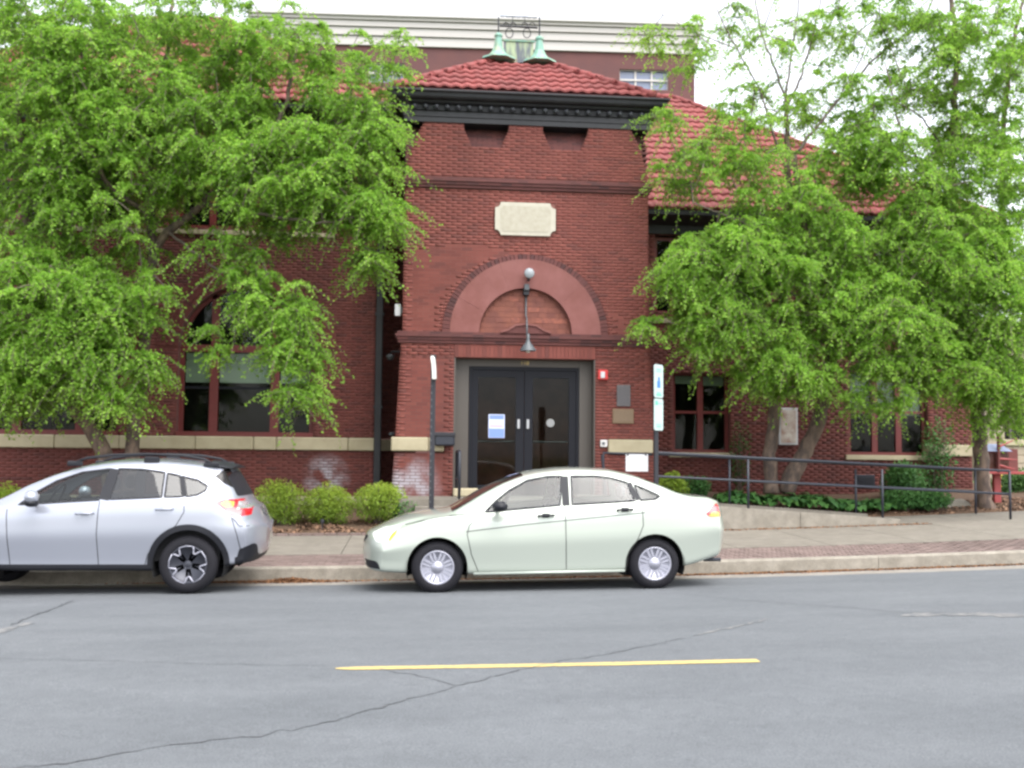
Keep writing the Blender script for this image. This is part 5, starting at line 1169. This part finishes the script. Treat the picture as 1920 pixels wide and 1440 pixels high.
def car_shell(cfg):
    xf, xr, yc = cfg['xf'], cfg['xr'], cfg['yc']; L = xr-xf
    s = np.linspace(0, 1, 300); xs = xf+L*(s+.035*np.sin(2*math.pi*s)*-1)
    g = lambda k: smooth_profile(cfg[k], xs)
    zb, zs, zt, wb, ws, wc, cr = g('zb'), g('zs'), g('zt'), g('w'), g('ws'), g('wc'), g('crown')
    zc = zt-cr; zc = np.maximum(zc, zs+.012)
    cnt = [5, 3, 3, 4, 9, 8, 6, 12, 5, 12]; rows = []
    for i in range(len(xs)):
        w_ = wb[i]; lo = zb[i]; H = zs[i]-lo
        lz = cfg.get('crease', .2)
        cp = [(0, lo), (w_-.16, lo), (w_-.07, lo+.015), (w_-cfg.get('tuck', .03)-.008, lo+.06), (w_-cfg.get('tuck', .03), lo+.13), (w_, lo+.13+(H-.13)*.42), (w_-.012, zs[i]-.10), (ws[i], zs[i]), (wc[i]+.02, zc[i]-.035 if zc[i]-zs[i] > .08 else zs[i]+(zc[i]-zs[i])*.6), (wc[i]-.05, zc[i]+.012), (0, zt[i])]
        pts = []
        for (a, b), n in zip(zip(cp[:-1], cp[1:]), cnt):
            for t in range(n): pts.append((a[0]+(b[0]-a[0])*t/n, a[1]+(b[1]-a[1])*t/n))
        # roof crown as an arc
        n9 = cnt[-1]; k0 = len(pts)-n9
        for t in range(n9): u = t/n9; yy = (wc[i]-.05)*(1-u); pts[k0+t] = (yy, zc[i]+.012+(zt[i]-zc[i]-.012)*(1-(yy/(wc[i]-.05+1e-6))**2))
        pts.append(cp[-1]); a = np.array(pts)
        for _ in range(3): a[1:-1] = (a[:-2]+2*a[1:-1]+a[2:])/4
        rows.append(a)
    R = np.array(rows)
    for _ in range(2): R[1:-1] = (R[:-2]+2*R[1:-1]+R[2:])/4
    # end caps: shrink the end section towards its middle
    def capring(r, k):
        c = np.array([0, (r[:, 1].min()+r[:, 1].max())/2]); return c+(r-c)*k
    ks = [(.97, .012), (.90, .03), (.75, .042), (.45, .052), (.0, .056)]
    front = [capring(R[0], k) for k, o in ks][::-1]; rear = [capring(R[-1], k) for k, o in ks]
    R = np.concatenate([front, R, rear]); X = np.concatenate([[xf-o for k, o in ks][::-1], xs, [xr+o for k, o in ks]])
    n, m = R.shape[:2]
    full = np.concatenate([np.stack([np.repeat(X[:, None], m, 1), -R[:, :, 0], R[:, :, 1]], 2), np.stack([np.repeat(X[:, None], m, 1), R[:, :, 0], R[:, :, 1]], 2)[:, ::-1][:, 1:-1]], 1)
    W = cfg['hw']; y = full[:, :, 1]; z = full[:, :, 2]; x = full[:, :, 0]
    wf = np.clip(1-(x-xf)/cfg['fl'], 0, 1)**1.6; wr_ = np.clip(1-(xr-x)/cfg['rl'], 0, 1)**1.6
    x = x+wf*(cfg['fb']*np.abs(y/W)**2.6+np.interp(z, *cfg['fz'])); x = x-wr_*(cfg['rb']*np.abs(y/W)**2.6+np.interp(z, *cfg['rz']))
    full = np.stack([x, y+yc, z], 2); mm = full.shape[1]
    V = full.reshape(-1, 3); i, j = np.meshgrid(np.arange(n-1), np.arange(mm), indexing='ij'); a = i*mm+j; b = i*mm+(j+1) % mm
    Q = np.stack([a, b, b+mm, a+mm], 2).reshape(-1, 4); T = np.concatenate([Q[:, [0, 1, 2]], Q[:, [0, 2, 3]]])
    fn = np.cross(V[T[:, 1]]-V[T[:, 0]], V[T[:, 2]]-V[T[:, 0]]); N = np.zeros_like(V)
    for k in range(3): np.add.at(N, T[:, k], fn)
    N = unit(N)
    # outward check
    if np.sum(N*(V-np.array([(xf+xr)/2, yc, .7]))) < 0: N = -N; T = T[:, ::-1]
    return np.concatenate([V, N], 1), T
M['rubber'] = mat('tyre_rubber', (.014, .0135, .017), .85, spec=.25, bump=.2, bscale=90)
M['black'] = mat('black_plastic', (.011, .0115, .016), .55, spec=.35)
M['well'] = mat('wheel_well', (.008, .008, .009), .95)
M['alloy'] = mat('alloy_silver', (.36, .36, .42), .35, metal=.5)
M['alloyd'] = mat('dark_alloy', (.045, .047, .06), .35, metal=.4)
M['seat'] = mat('seat_grey', (.10, .10, .11), .85); M['gap'] = mat('panel_gap', (.02, .02, .02), .8)
M['carglass'] = glassmat('car_glass', (.62, .68, .67), .02, 1.5, 1.1); M['cargalssd'] = glassmat('privacy_glass', (.30, .33, .38), .02, 1.5, 2.0)
M['headlamp'] = mat('headlamp_lens', (.85, .85, .86), .15, coat=1); M['rearglass'] = mat('rear_glass', (.012, .010, .010), .08, spec=.3)
M['red'] = mat('tail_red', (.45, .008, .02), .15, coat=1); M['amber'] = mat('tail_amber', (.75, .30, .02), .2, coat=1); M['clear'] = mat('lamp_clear', (.62, .62, .64), .10, coat=1, metal=.6)
def wheel(parent, x, y, z, R_, rr, style, side):
    """side -1: outer face towards the camera"""
    s = side; wd = .20; c = (x, y, z)
    q = MB(); prof = [(rr-.012, s*-.0), (rr+.012, s*.012), (R_-.045, s*.004), (R_-.016, s*-.022), (R_, s*-.05), (R_, s*-(wd-.03)), (R_-.03, s*-wd), (rr, s*-wd), (rr, s*-.12), (rr-.01, s*-.03)]
    q.lathe([(a, b) for a, b in prof], c, 'y', 48, close=True); 
    rim = MB(); rp = [(rr-.004, -.012), (rr-.004, .002), (rr-.024, .004), (rr-.034, -.010), (rr-.03, -.05), (rr-.02, -.16), (0, -.16)]
    rim.lathe([(a, s*b) for a, b in rp], c, 'y', 48); 
    w_ = rim.build('wheel', M['alloy'] if style == 'sedan' else M['alloyd'], parent, smooth=True); q.build('tyre', M['rubber'], w_, smooth=True)
    MB().lathe([(rr*.93, s*-.075), (rr*.3, s*-.07), (0, s*-.07)], c, 'y', 30).build('dark_backing_disc', M['well'], w_)  # near-black backing; the shade between the spokes is put into its colour
    def pol(r0, a): return (x+r0*math.cos(a), z+r0*math.sin(a))
    def slabp(poly, d0, d1, name, m): MB().prism(poly, y-s*-1*0+s*d0, y+s*d1).build(name, m, w_)
    if style == 'sedan':
        MB().lathe([(0, s*-.0), (.03, s*-.0), (.034, s*-.004), (.07, s*-.005), (.076, s*-.03)], c, 'y', 28).build('hub_cap', M['alloy'], w_, smooth=True)
        for k in range(8):
            a = math.pi/2+2*math.pi*(k+.5)/8
            for e in (-.17, .17):
                q = MB(); p0, p1 = pol(.075, a+e*1.4), pol(rr-.026, a+e*.78); t = np.array([p1[0]-p0[0], p1[1]-p0[1]]); t /= np.linalg.norm(t); nn = np.array([-t[1], t[0]])*.0125; nn2 = nn*1.15
                poly = [(p0[0]+nn[0], p0[1]+nn[1]), (p0[0]-nn[0], p0[1]-nn[1]), (p1[0]-nn2[0], p1[1]-nn2[1]), (p1[0]+nn2[0], p1[1]+nn2[1])]; slabp(poly, -.004, -.03, 'spoke', M['alloy'])
            poly = [pol(.08, a-.16), pol(.08, a+.16), pol(rr-.03, a+.10), pol(rr-.03, a-.10)]; slabp(poly, -.022, -.032, 'spoke_web', M['lamp'])
    else:
        # silver zigzag outline over five broad dark spokes
        for k in range(5):
            a = math.radians(18+6)+2*math.pi*k/5
            pts = []
            inn = rr*.62; outr = rr-.012
            seq = [(outr, a-.37), (outr, a+.0), (outr, a+.37), (inn+.05, a+.44), (inn, a+.55), (inn, a+2*math.pi/5-.55), (inn+.05, a+2*math.pi/5-.44), (outr, a+2*math.pi/5-.37)]
            P3 = [np.array([pol(r_, t)[0], y-s*-1*0+s*-.004, pol(r_, t)[1]]) for r_, t in seq]
            MB().tube(P3, .0105, 6).build('rim_outline', M['alloy'], w_, smooth=True)
            b_ = a+math.pi/5
            for e in (-.22, .22): 
                p0, p1 = pol(.05, b_+e), pol(inn+.0, b_+e*.75); t = np.array([p1[0]-p0[0], p1[1]-p0[1]]); t /= np.linalg.norm(t); nn = np.array([-t[1], t[0]])*.014
                slabp([(p0[0]+nn[0], p0[1]+nn[1]), (p0[0]-nn[0], p0[1]-nn[1]), (p1[0]-nn[0], p1[1]-nn[1]), (p1[0]+nn[0], p1[1]+nn[1])], -.012, -.04, 'spoke', M['alloyd'])
        MB().lathe([(0, s*-.008), (.03, s*-.008), (.055, s*-.02), (.06, s*-.05)], c, 'y', 20).build('hub_cap', M['alloyd'], w_, smooth=True)
    return w_
def SP(pts, Y): return [(p[0], p[2]) for p in (P(a, b, Y) for a, b in pts)]
def build_car(root, cfg, paint):
    S = car_shell(cfg); yc = cfg['yc']; hw = cfg['hw']
    def X(S): return S[0][:, 0]
    def Z(S): return S[0][:, 2]
    def AY(S): return np.abs(S[0][:, 1]-yc)
    # wheel arches
    for (wx, wz) in cfg['wheels']:
        f = np.maximum(np.hypot(X(S)-wx, Z(S)-wz)-cfg['arch'], (hw-.30)-AY(S)); _, S = split(S, f)
        f = np.maximum(np.maximum(np.abs(X(S)-wx)-cfg['arch'], (hw-.30)-AY(S)), Z(S)-wz); _, S = split(S, f)
    parts = []
    # glass
    for nm, poly in cfg['glass']:
        f = np.maximum(sdf(poly, X(S), Z(S)), .3-AY(S)); gl, S = split(S, f)
        parts.append((nm, gl, M['cargalssd'] if nm in cfg['dark'] else M['carglass'], -.004))
    for nm, x0, x1, zlo, inset, m in cfg['screens']:
        wci = np.interp(X(S), [a for a, b in sorted(cfg['wc'])], [b for a, b in sorted(cfg['wc'])])
        f = np.maximum.reduce([x0-X(S), X(S)-x1, zlo-Z(S), AY(S)-wci+inset]); inn, S = split(S, f); parts.append((nm, inn, M[m], 0))
    for nm, poly, ylo, m, off in cfg['patch']:
        f = np.maximum(sdf(poly, X(S), Z(S)), ylo-AY(S)); inn, S = split(S, f); parts.append((nm, inn, M[m], off))
    for nm, fn, m, off in cfg.get('fnpatch', []):
        inn, S = split(S, fn(X(S), AY(S), Z(S), S[0][:, 1]-yc)); parts.append((nm, inn, M[m], off))
    body = emit('body', S, paint, root)
    for nm, inn, m, off in parts:
        near = inn[0][inn[1]].mean(1)[:, 1] < yc if len(inn[1]) else []
        if nm in ('windshield', 'rear_window', 'panel_gap', 'bonnet_gap', 'number_plate', 'grille', 'spoiler_gap', 'badge'): emit(nm, inn, m, body if nm == 'panel_gap' else root, off)
        else:
            for sel in (near, ~near): emit(nm, (inn[0], inn[1][sel]), m, root, off)
    from mathutils.bvhtree import BVHTree
    S0 = car_shell(cfg); bv = BVHTree.FromPolygons([tuple(v[:3]) for v in S0[0]], [tuple(int(q) for q in t) for t in S0[1]])
    def hit(x, z, s):
        r = bv.ray_cast(Vector((x, yc+s*2, z)), Vector((0, -s, 0)), 2.2)
        return r[0].y if r[0] is not None else None
    def strip(name, line, wd, m, off, par, s, close=False):
        L = [np.array(p, float) for p in line]; L = L+[L[0]] if close else L; out = []
        for a, b in zip(L[:-1], L[1:]):
            n = max(1, int(np.linalg.norm(b-a)/.03)); out += [a+(b-a)*i/n for i in range(n)]
        out.append(L[-1]); V = []; n = len(out)
        for i, p in enumerate(out):
            if close: t = out[(i+1) % (n-1)]-out[(i-1) % (n-1)]
            else: t = out[min(i+1, n-1)]-out[max(i-1, 0)]
            t = t/(np.linalg.norm(t)+1e-9); nn = np.array([-t[1], t[0]])*wd/2
            for e in (-1, 1):
                q = p+nn*e; y = hit(q[0], q[1], s); y = y if y is not None else (V[-1][1]-s*off if V else yc+s*hw); V.append((q[0], y+s*off, q[1]))
        F = [(2*i, 2*i+1, 2*i+3, 2*i+2) for i in range(n-1)]
        return mk(name, V, F, m, par)
    for s in (-1, 1):
        for line in cfg['seams']: strip('panel_gap', line, .009, M['gap'], .0015, body, s)
        for nm, poly in cfg['glass']: strip('window_trim', poly, cfg.get('trimw', .022), M['black'], .003, root, s, True)
        for line, wd in cfg.get('pillars', []): strip('window_pillar', line, wd, M['black'], .002, root, s)
    # wheel wells
    for (wx, wz) in cfg['wheels']:
        for s in (-1, 1):
            q = MB(); V = []; n = 20; r_ = cfg['arch']+.012
            for k in range(n+1):
                a = math.pi*(-.12+1.24*k/n); V += [(wx+r_*math.cos(a), yc+s*(hw-.05), wz+r_*math.sin(a)), (wx+r_*math.cos(a), yc+s*(hw-.42), wz+r_*math.sin(a))]
            F = [(2*k, 2*k+1, 2*k+3, 2*k+2) for k in range(n)]; V.append((wx, yc+s*(hw-.42), wz)); c = len(V)-1; F += [(c, 2*k+1, 2*k+3) for k in range(n)]
            q.add(V, F).build('wheel_well', M['well'], root)
    # cabin
    x0, x1, zf, zh = cfg['cabin']
    cb_ = box('cabin_floor', x0, x1, yc-hw+.14, yc+hw-.14, .35, zf, M['well'], root)
    for (sx, zt_) in cfg['seats']:
        for sy in (-.36, .36):
            q = MB(); q.bbox(sx, sx+.16, yc+sy-.24, yc+sy+.24, zf-.1, zt_-.2, .06); q.bbox(sx-.42, sx+.05, yc+sy-.24, yc+sy+.24, zf-.25, zf-.05, .05); q.bbox(sx+.05, sx+.15, yc+sy-.12, yc+sy+.12, zt_-.17, zt_, .04); q.build('seat', M['seat'], root)
    sw_ = cfg['steer']; q = MB(); a = np.linspace(0, 2*math.pi, 21); q.tube([(sw_[0]+.09*math.sin(t), yc-.36+.17*math.cos(t), sw_[1]+.16*math.sin(t)) for t in a], .015, 6, False).build('steering_wheel', M['black'], root)
    box('dashboard', sw_[0]-.42, sw_[0]-.12, yc-hw+.18, yc+hw-.18, zf-.1, sw_[1]+.02, M['well'], root, b=.06)
    return body
def tube_part(pts, r, name, m, parent, seg=8): return MB().tube(pts, r, seg).build(name, m, parent, smooth=True)

# ---- pale green sedan
yc = 13.34; hw = .865; SF = 12.49
sedan = thing('parked_car', 'pale mint green four-door sedan parked at the kerb with its nose to the left', 'car', (1.65, yc, .04), 'cars parked along the kerb')
M['mint'] = mat('mint_paint', (.38, .415, .365), .32, metal=.15, coat=1)
wx1, wx2 = PX(820, 1066, SF), PX(1229, 1055, SF); wz1, wz2 = .305, .35
def prof(l, Y): return [(p[0], p[2]) for p in (P(a, b, Y) for a, b in l)]
xf, xr = -.50, 3.83
cfg = dict(tuck=.045, xf=xf, xr=xr, yc=yc, hw=hw, wheels=[(wx1, wz1), (wx2, wz2)], arch=.352, fl=.75, rl=.8, fb=.24, rb=.16,
 fz=([.2, .42, .55, .66, .76, .9], [.015, .0, .0, .02, .05, .1]), rz=([.3, .5, .75, .95, 1.08, 1.2], [.10, .03, .0, .03, .05, .06]),
 zb=[(xf-.1, .27), (xf+.1, .235), (wx1, .22), (PX(876, 1079, SF), .215), (PX(1176, 1073, SF), .25), (wx2+.35, .30), (xr+.05, .43)],
 zt=[(xf-.1, .64), (xf+.05, .72)]+prof([(745, 967), (790, 957), (838, 951), (868, 936), (900, 917), (940, 897), (976, 885), (1010, 879), (1065, 875), (1120, 877), (1170, 887), (1215, 903), (1250, 918), (1280, 925), (1315, 928)], 13.33)+[(xr-.06, 1.115), (xr+.1, 1.06)],
 zs=[(xf-.1, .60), (xf+.1, .67)]+prof([(760, 988), (830, 970), (907, 966), (1053, 955), (1150, 949), (1238, 943), (1290, 944)], 12.5)+[(xr-.05, 1.04), (xr+.1, 1.0)],
 w=[(xf-.1, .80), (xf+.4, .845), (wx1, .862), (1.6, .862), (wx2, .868), (xr-.5, .85), (xr+.1, .80)],
 ws=[(xf-.1, .70), (xf+.4, .78), (.5, .80), (1.6, .80), (3.0, .80), (xr-.4, .77), (xr+.1, .72)],
 wc=[(xf-.1, .60), (.2, .68), (.6, .70), (1.0, .62), (1.4, .565), (2.0, .56), (2.5, .57), (2.9, .61), (3.2, .66), (xr, .62)],
 crown=[(xf-.1, .03), (.2, .05), (.55, .045), (1.0, .05), (1.5, .045), (2.2, .04), (2.9, .04), (3.2, .03), (xr, .02)],
 glass=[('front_window', SP([(909, 960), (930, 940), (956, 920), (992, 901), (1030, 894), (1056, 893), (1050, 947)], 12.58)),
        ('rear_door_window', SP([(1074, 893), (1120, 893), (1148, 896), (1180, 905), (1190, 939), (1072, 946)], 12.58)),
        ('quarter_window', SP([(1192, 909), (1212, 917), (1238, 930), (1228, 936), (1200, 938)], 12.60))], dark=(), trimw=.022, pillars=[(SP([(1062, 893), (1061, 948)], 12.58), .09), (SP([(1184, 905), (1196, 938)], 12.58), .05)],
 screens=[('windshield', .50, 1.36, .93, .07, 'carglass'), ('rear_window', 2.74, 3.26, 1.1, .08, 'carglass')],
 patch=[('amber_lens', SP([(727, 1012), (734, 1000), (746, 990), (742, 1000), (732, 1012)], 12.72), .42, 'amber', .001), ('amber_lens', SP([(1318, 966), (1326, 959), (1342, 958), (1343, 967), (1325, 967)], 12.75), .40, 'amber', .002), ('headlight', SP([(697, 998), (715, 989), (752, 984), (742, 998), (727, 1013), (705, 1015)], 12.75), .42, 'headlamp', 0),
        ('tail_light', SP([(1313, 962), (1329, 947), (1341, 943), (1344, 967), (1322, 968)], 12.75), .40, 'red', .001),
        ('lower_grille', SP([(680, 1050), (708, 1050), (714, 1065), (680, 1065)], 12.75), .30, 'black', 0)],
 fnpatch=[('grille', lambda x, ay, z, y: np.maximum.reduce([x-(xf+.20), np.abs(z-.60)-.045, ay-.42]), 'black', 0),
          ('number_plate', lambda x, ay, z, y: np.maximum.reduce([(xr-.15)-x, np.abs(z-.84)-.06, ay-.16]), 'clear', 0)],
 seams=[SP([(897, 1072), (884, 1040), (876, 1002), (880, 985), (905, 964)], SF), SP([(1063, 1072), (1061, 1000), (1060, 948)], SF), SP([(1176, 1070), (1178, 1040), (1196, 1010), (1206, 985), (1204, 940)], SF), SP([(874, 997), (980, 984), (1060, 976), (1210, 961)], SF),
        SP([(760, 984), (800, 974), (850, 966), (895, 962)], 12.6), SP([(1245, 944), (1300, 950), (1312, 955)], 12.6)],
 cabin=(.55, 3.0, .72, 1.2), seats=[(1.72, 1.26), (2.62, 1.24)], steer=(1.12, 1.0))
build_car(sedan, cfg, M['mint'])
f_am = SP([(720, 1008), (732, 991), (748, 986), (744, 998), (728, 1012)], 12.66)
for s in (-1, 1):
    am = MB(); am.prism([(x+.0, z) for x, z in f_am], -.5, .5)
for wx, wz in ((wx1, wz1), (wx2, wz2)):
    wheel(sedan, wx, yc-hw+.045, wz, .303, .205, 'sedan', -1); wheel(sedan, wx, yc+hw-.045, wz, .303, .205, 'sedan', 1)
def hndl(x, z, y, s, parent, m, ln=.19):
    tube_part([(x-ln/2, y+s*.0, z-.004), (x-ln/2+.03, y+s*.03, z), (x+ln/2-.03, y+s*.03, z+.006), (x+ln/2, y, z+.006)], .013, 'door_handle', m, parent)
    box('handle_recess', x-.045, x+.045, y-.004+(0 if s < 0 else -.004), y+.008, z-.022, z+.028, m, parent, b=.008)
for s in (-1, 1):
    for px, py in ((1024, 967), (1172, 956)):
        a = P(px, py, SF); hndl(a[0], a[2], yc+s*(hw-.022), s, sedan, M['black'])
    a = P(937, 952, 12.4); yy = yc+s*(hw+.10)
    q = MB(); q.lathe([(0, -.07), (.055, -.06), (.08, -.02), (.075, .03), (.04, .06), (0, .065)], (0, 0, 0), 'y', 16); V = np.concatenate(q.V); V = V*np.array([1.15, 1.25, .8])+np.array([a[0], yy, a[2]+.015]); mk('wing_mirror', V, q.F, M['black'], sedan, True)
    tube_part([(a[0]-.02, yc+s*(hw-.10), a[2]-.02), (a[0], yy-s*.02, a[2]-.005)], .025, 'mirror_arm', M['black'], sedan)
    c0 = P(1325, 963, 12.75)
    tube_part([(PX(888, 1073, SF), yc+s*(hw-.035), .235), (PX(1172, 1068, SF), yc+s*(hw-.035), .27)], .016, 'sill_moulding', M['mint'], sedan)
tube_part([(xr-.25, yc-.5, .37), (xr-.04, yc-.5, .37)], .025, 'exhaust_pipe', M['alloyd'], sedan)
# ---- silver crossover
yc2 = 13.60; hw2 = .89; S2 = 12.72
cross = thing('parked_car', 'silver crossover hatchback with black arch cladding and roof rails, cut off by the frame', 'car', (-3.9, yc2, 0), 'cars parked along the kerb')
M['silver'] = mat('silver_paint', (.33, .345, .40), .30, metal=.4, coat=1)
u1, u2 = -5.12, PX(351, 1055, S2); r_w = .335; v1, v2 = -.055+r_w+.0, -.018+r_w
xf2, xr2 = -6.02, -1.76
cfg2 = dict(tuck=.062, xf=xf2, xr=xr2, yc=yc2, hw=hw2, wheels=[(u1, v1), (u2, v2)], arch=.40, fl=.8, rl=.75, fb=.26, rb=.17,
 fz=([.2, .45, .6, .75, .9], [.05, .0, .0, .03, .08]), rz=([.30, .45, .55, .76, .82, .95, 1.08, 1.25, 1.42, 1.5], [.08, .03, .01, .0, .06, .09, .10, .10, .10, .10]),
 zb=[(xf2-.1, .30), (u1, .26), (-4.4, .235), (-3.0, .235), (u2+.4, .27), (-1.95, .30), (xr2+.1, .33)],
 zt=[(xf2-.1, .72), (xf2+.15, .84), (-5.4, .97), (-4.95, 1.04), (-4.75, 1.09), (-4.4, 1.27), (-4.05, 1.41), (-3.75, 1.485), (-3.4, 1.53), (-3.0, 1.54), (-2.6, 1.515), (-2.35, 1.48), (-2.18, 1.45), (-2.08, 1.34), (-1.95, 1.17), (-1.86, 1.05), (xr2, .98), (xr2+.1, .95)],
 zs=[(xf2-.1, .66), (xf2+.3, .84), (-5.0, .95)]+prof([(9, 951), (120, 945), (187, 941), (353, 935), (400, 934)], 12.75)+[(-2.0, 1.0), (xr2+.1, .93)],
 w=[(xf2-.1, .82), (xf2+.5, .87), (-4.5, .872), (-3.4, .872), (u2, .89), (-2.1, .87), (xr2+.1, .82)],
 ws=[(xf2-.1, .72), (-5.2, .80), (-4.2, .82), (-3, .82), (-2.3, .80), (xr2+.1, .72)],
 wc=[(xf2-.1, .6), (-5.2, .70), (-4.7, .70), (-4.3, .63), (-3.9, .60), (-3.2, .60), (-2.5, .60), (-2.2, .59), (-1.9, .62), (xr2+.1, .62)],
 crown=[(xf2-.1, .04), (-5.2, .06), (-4.6, .05), (-4, .05), (-3, .045), (-2.3, .045), (-1.9, .05), (xr2+.1, .05)],
 glass=[('front_window', SP([(36, 946), (66, 922), (100, 902), (146, 886), (201, 879), (187, 937)], 12.82)),
        ('rear_door_window', SP([(217, 879), (262, 880), (305, 886), (304, 932), (206, 936)], 12.82)), ('rear_vent_window', SP([(310, 887), (334, 892), (343, 931), (309, 932)], 12.82)),
        ('quarter_window', SP([(342, 894), (368, 900), (388, 911), (385, 920), (370, 928), (351, 931)], 12.84))], dark=('rear_door_window', 'quarter_window', 'rear_vent_window'), trimw=.02, pillars=[(SP([(208, 879), (196, 937)], 12.82), .10), (SP([(338, 892), (347, 931)], 12.82), .05)],
 screens=[('windshield', -4.86, -4.0, 1.05, .06, 'carglass'), ('rear_window', -2.155, -1.80, 1.10, .015, 'black')],
 patch=[('rear_window_corner', SP([(404, 893), (421, 879), (470, 884), (490, 931), (472, 931), (445, 919), (420, 905)], 13.0), .3, 'rearglass', .002), ('amber_lens', SP([(414, 944), (424, 939), (438, 941), (438, 950), (425, 951)], 12.85), .42, 'amber', .003), ('clear_lens', SP([(446, 940), (470, 938), (470, 953), (447, 954)], 12.95), .42, 'clear', .003), ('tail_light', SP([(405, 941), (420, 936), (470, 936), (470, 966), (448, 967), (437, 966)], 12.9), .42, 'red', .002),
        ('rear_corner_trim', SP([(452, 1028), (480, 1016), (484, 1056), (440, 1066)], 12.95), .45, 'black', .004)],
 fnpatch=[('sill_cladding', lambda x, ay, z, y: np.maximum.reduce([z-.315-.0*x, .45-ay, (u1+.2)-x, x-(u2-.2)]), 'black', .006),
          ('rear_diffuser', lambda x, ay, z, y: np.maximum.reduce([z-.40, (u2+.52)-x]), 'black', .002),
          ('number_plate', lambda x, ay, z, y: np.maximum.reduce([(xr2-.30)-x, np.abs(z-.90)-.06, ay-.16]), 'clear', .004)]
  +[('arch_cladding', (lambda ax, az: (lambda x, ay, z, y: np.maximum.reduce([np.hypot(x-ax, z-az)-.465, .45-ay])))(a_, b_), 'black', .010) for a_, b_ in ((u1, v1), (u2, v2))],
 seams=[SP([(14, 1062), (12, 1000), (10, 955)], S2), SP([(181, 1068), (180, 1000), (184, 940)], S2), SP([(268, 1062), (275, 1040), (300, 1010), (330, 985), (345, 960), (344, 935)], S2),
        SP([(440, 970), (452, 985), (470, 985)], 12.9), SP([(436, 968), (446, 1000), (452, 1030)], 12.85)],
 cabin=(-4.75, -2.2, .74, 1.3), seats=[(-3.62, 1.32), (-2.75, 1.27)], steer=(-4.2, 1.06))
build_car(cross, cfg2, M['silver'])
for wx, wz in ((u1, v1), (u2, v2)):
    wheel(cross, wx, yc2-hw2+.035, wz, r_w, .228, 'x', -1); wheel(cross, wx, yc2+hw2-.035, wz, r_w, .228, 'x', 1)
sv = MB(); V = []
for x, z0, z1, hy in ((-2.42, 1.45, 1.485, .54), (-2.25, 1.44, 1.465, .55), (-2.12, 1.425, 1.437, .51)): V += [(x, yc2-hy, z0), (x, yc2+hy, z0), (x, yc2+hy-.04, z1), (x, yc2, z1+.035), (x, yc2-hy+.04, z1)]
sv.add(V, [tuple(range(5)), tuple(range(14, 9, -1))]+[(i*5+k, (i+1)*5+k, (i+1)*5+(k+1) % 5, i*5+(k+1) % 5) for i in range(2) for k in range(5)]).build('rear_spoiler', M['black'], cross)
for s in (-1, 1):
    y = yc2+s*.565
    rl = [(-3.95, y, 1.47), (-3.8, y, 1.535), (-3.5, y, 1.572), (-3.1, y, 1.588), (-2.7, y, 1.575), (-2.45, y, 1.535), (-2.33, y, 1.475)]
    tube_part(rl, .016, 'roof_rail', M['black'], cross)
    for x in (-3.93, -3.05, -2.36): box('rail_foot', x-.09, x+.09, y-.02, y+.02, 1.44, 1.56 if x == -3.05 else 1.50, M['black'], cross, b=.015)
    for px, py in ((158, 963), (308, 955)):
        a = P(px, py, S2); hndl(a[0], a[2], yc2+s*(hw2-.02), s, cross, M['silver'], .2)
    a = P(59, 937, 12.6); yy = yc2+s*(hw2+.11)
    q = MB(); q.lathe([(0, -.08), (.055, -.07), (.08, -.02), (.078, .03), (.04, .07), (0, .075)], (0, 0, 0), 'y', 16); V = np.concatenate(q.V)*np.array([.95, 1.2, .95])+np.array([a[0], yy, a[2]+.03]); mk('wing_mirror', V, q.F, M['silver'], cross, True)
    V2 = np.concatenate(q.V)*np.array([.97, 1.15, .6])+np.array([a[0]-.0, yy, a[2]-.035]); mk('mirror_base', V2, q.F, M['black'], cross, True)
    tube_part([(a[0]-.02, yc2+s*(hw2-.10), a[2]-.05), (a[0], yy, a[2]-.03)], .025, 'mirror_arm', M['black'], cross)
    c = P(463, 1034, 12.92); 
    # clear and amber sections of the tail light
# lamp inserts that sit in the tail lights, built as shaped lenses
def lens(name, pts, Yn, m, parent, yc_, mirror=True, d=.012):
    n = len(pts); cen = np.mean(np.array([P(*p, Yn) for p in pts]), 0)
    for s in ((-1, 1) if mirror else (-1,)):
        V = []
        for k, o in ((1, 0), (.8, -d)):
            for p in pts:
                q = P(*p, Yn); q = cen+(q-cen)*k; y = q[1]+o
                V.append((q[0], y if s < 0 else 2*yc_-y, q[2]))
        F = [(i, (i+1) % n, n+(i+1) % n, n+i) for i in range(n)]+[tuple(range(n, 2*n))]
        if s > 0: F = [f[::-1] for f in F]
        mk(name, V, F, m, parent, True)
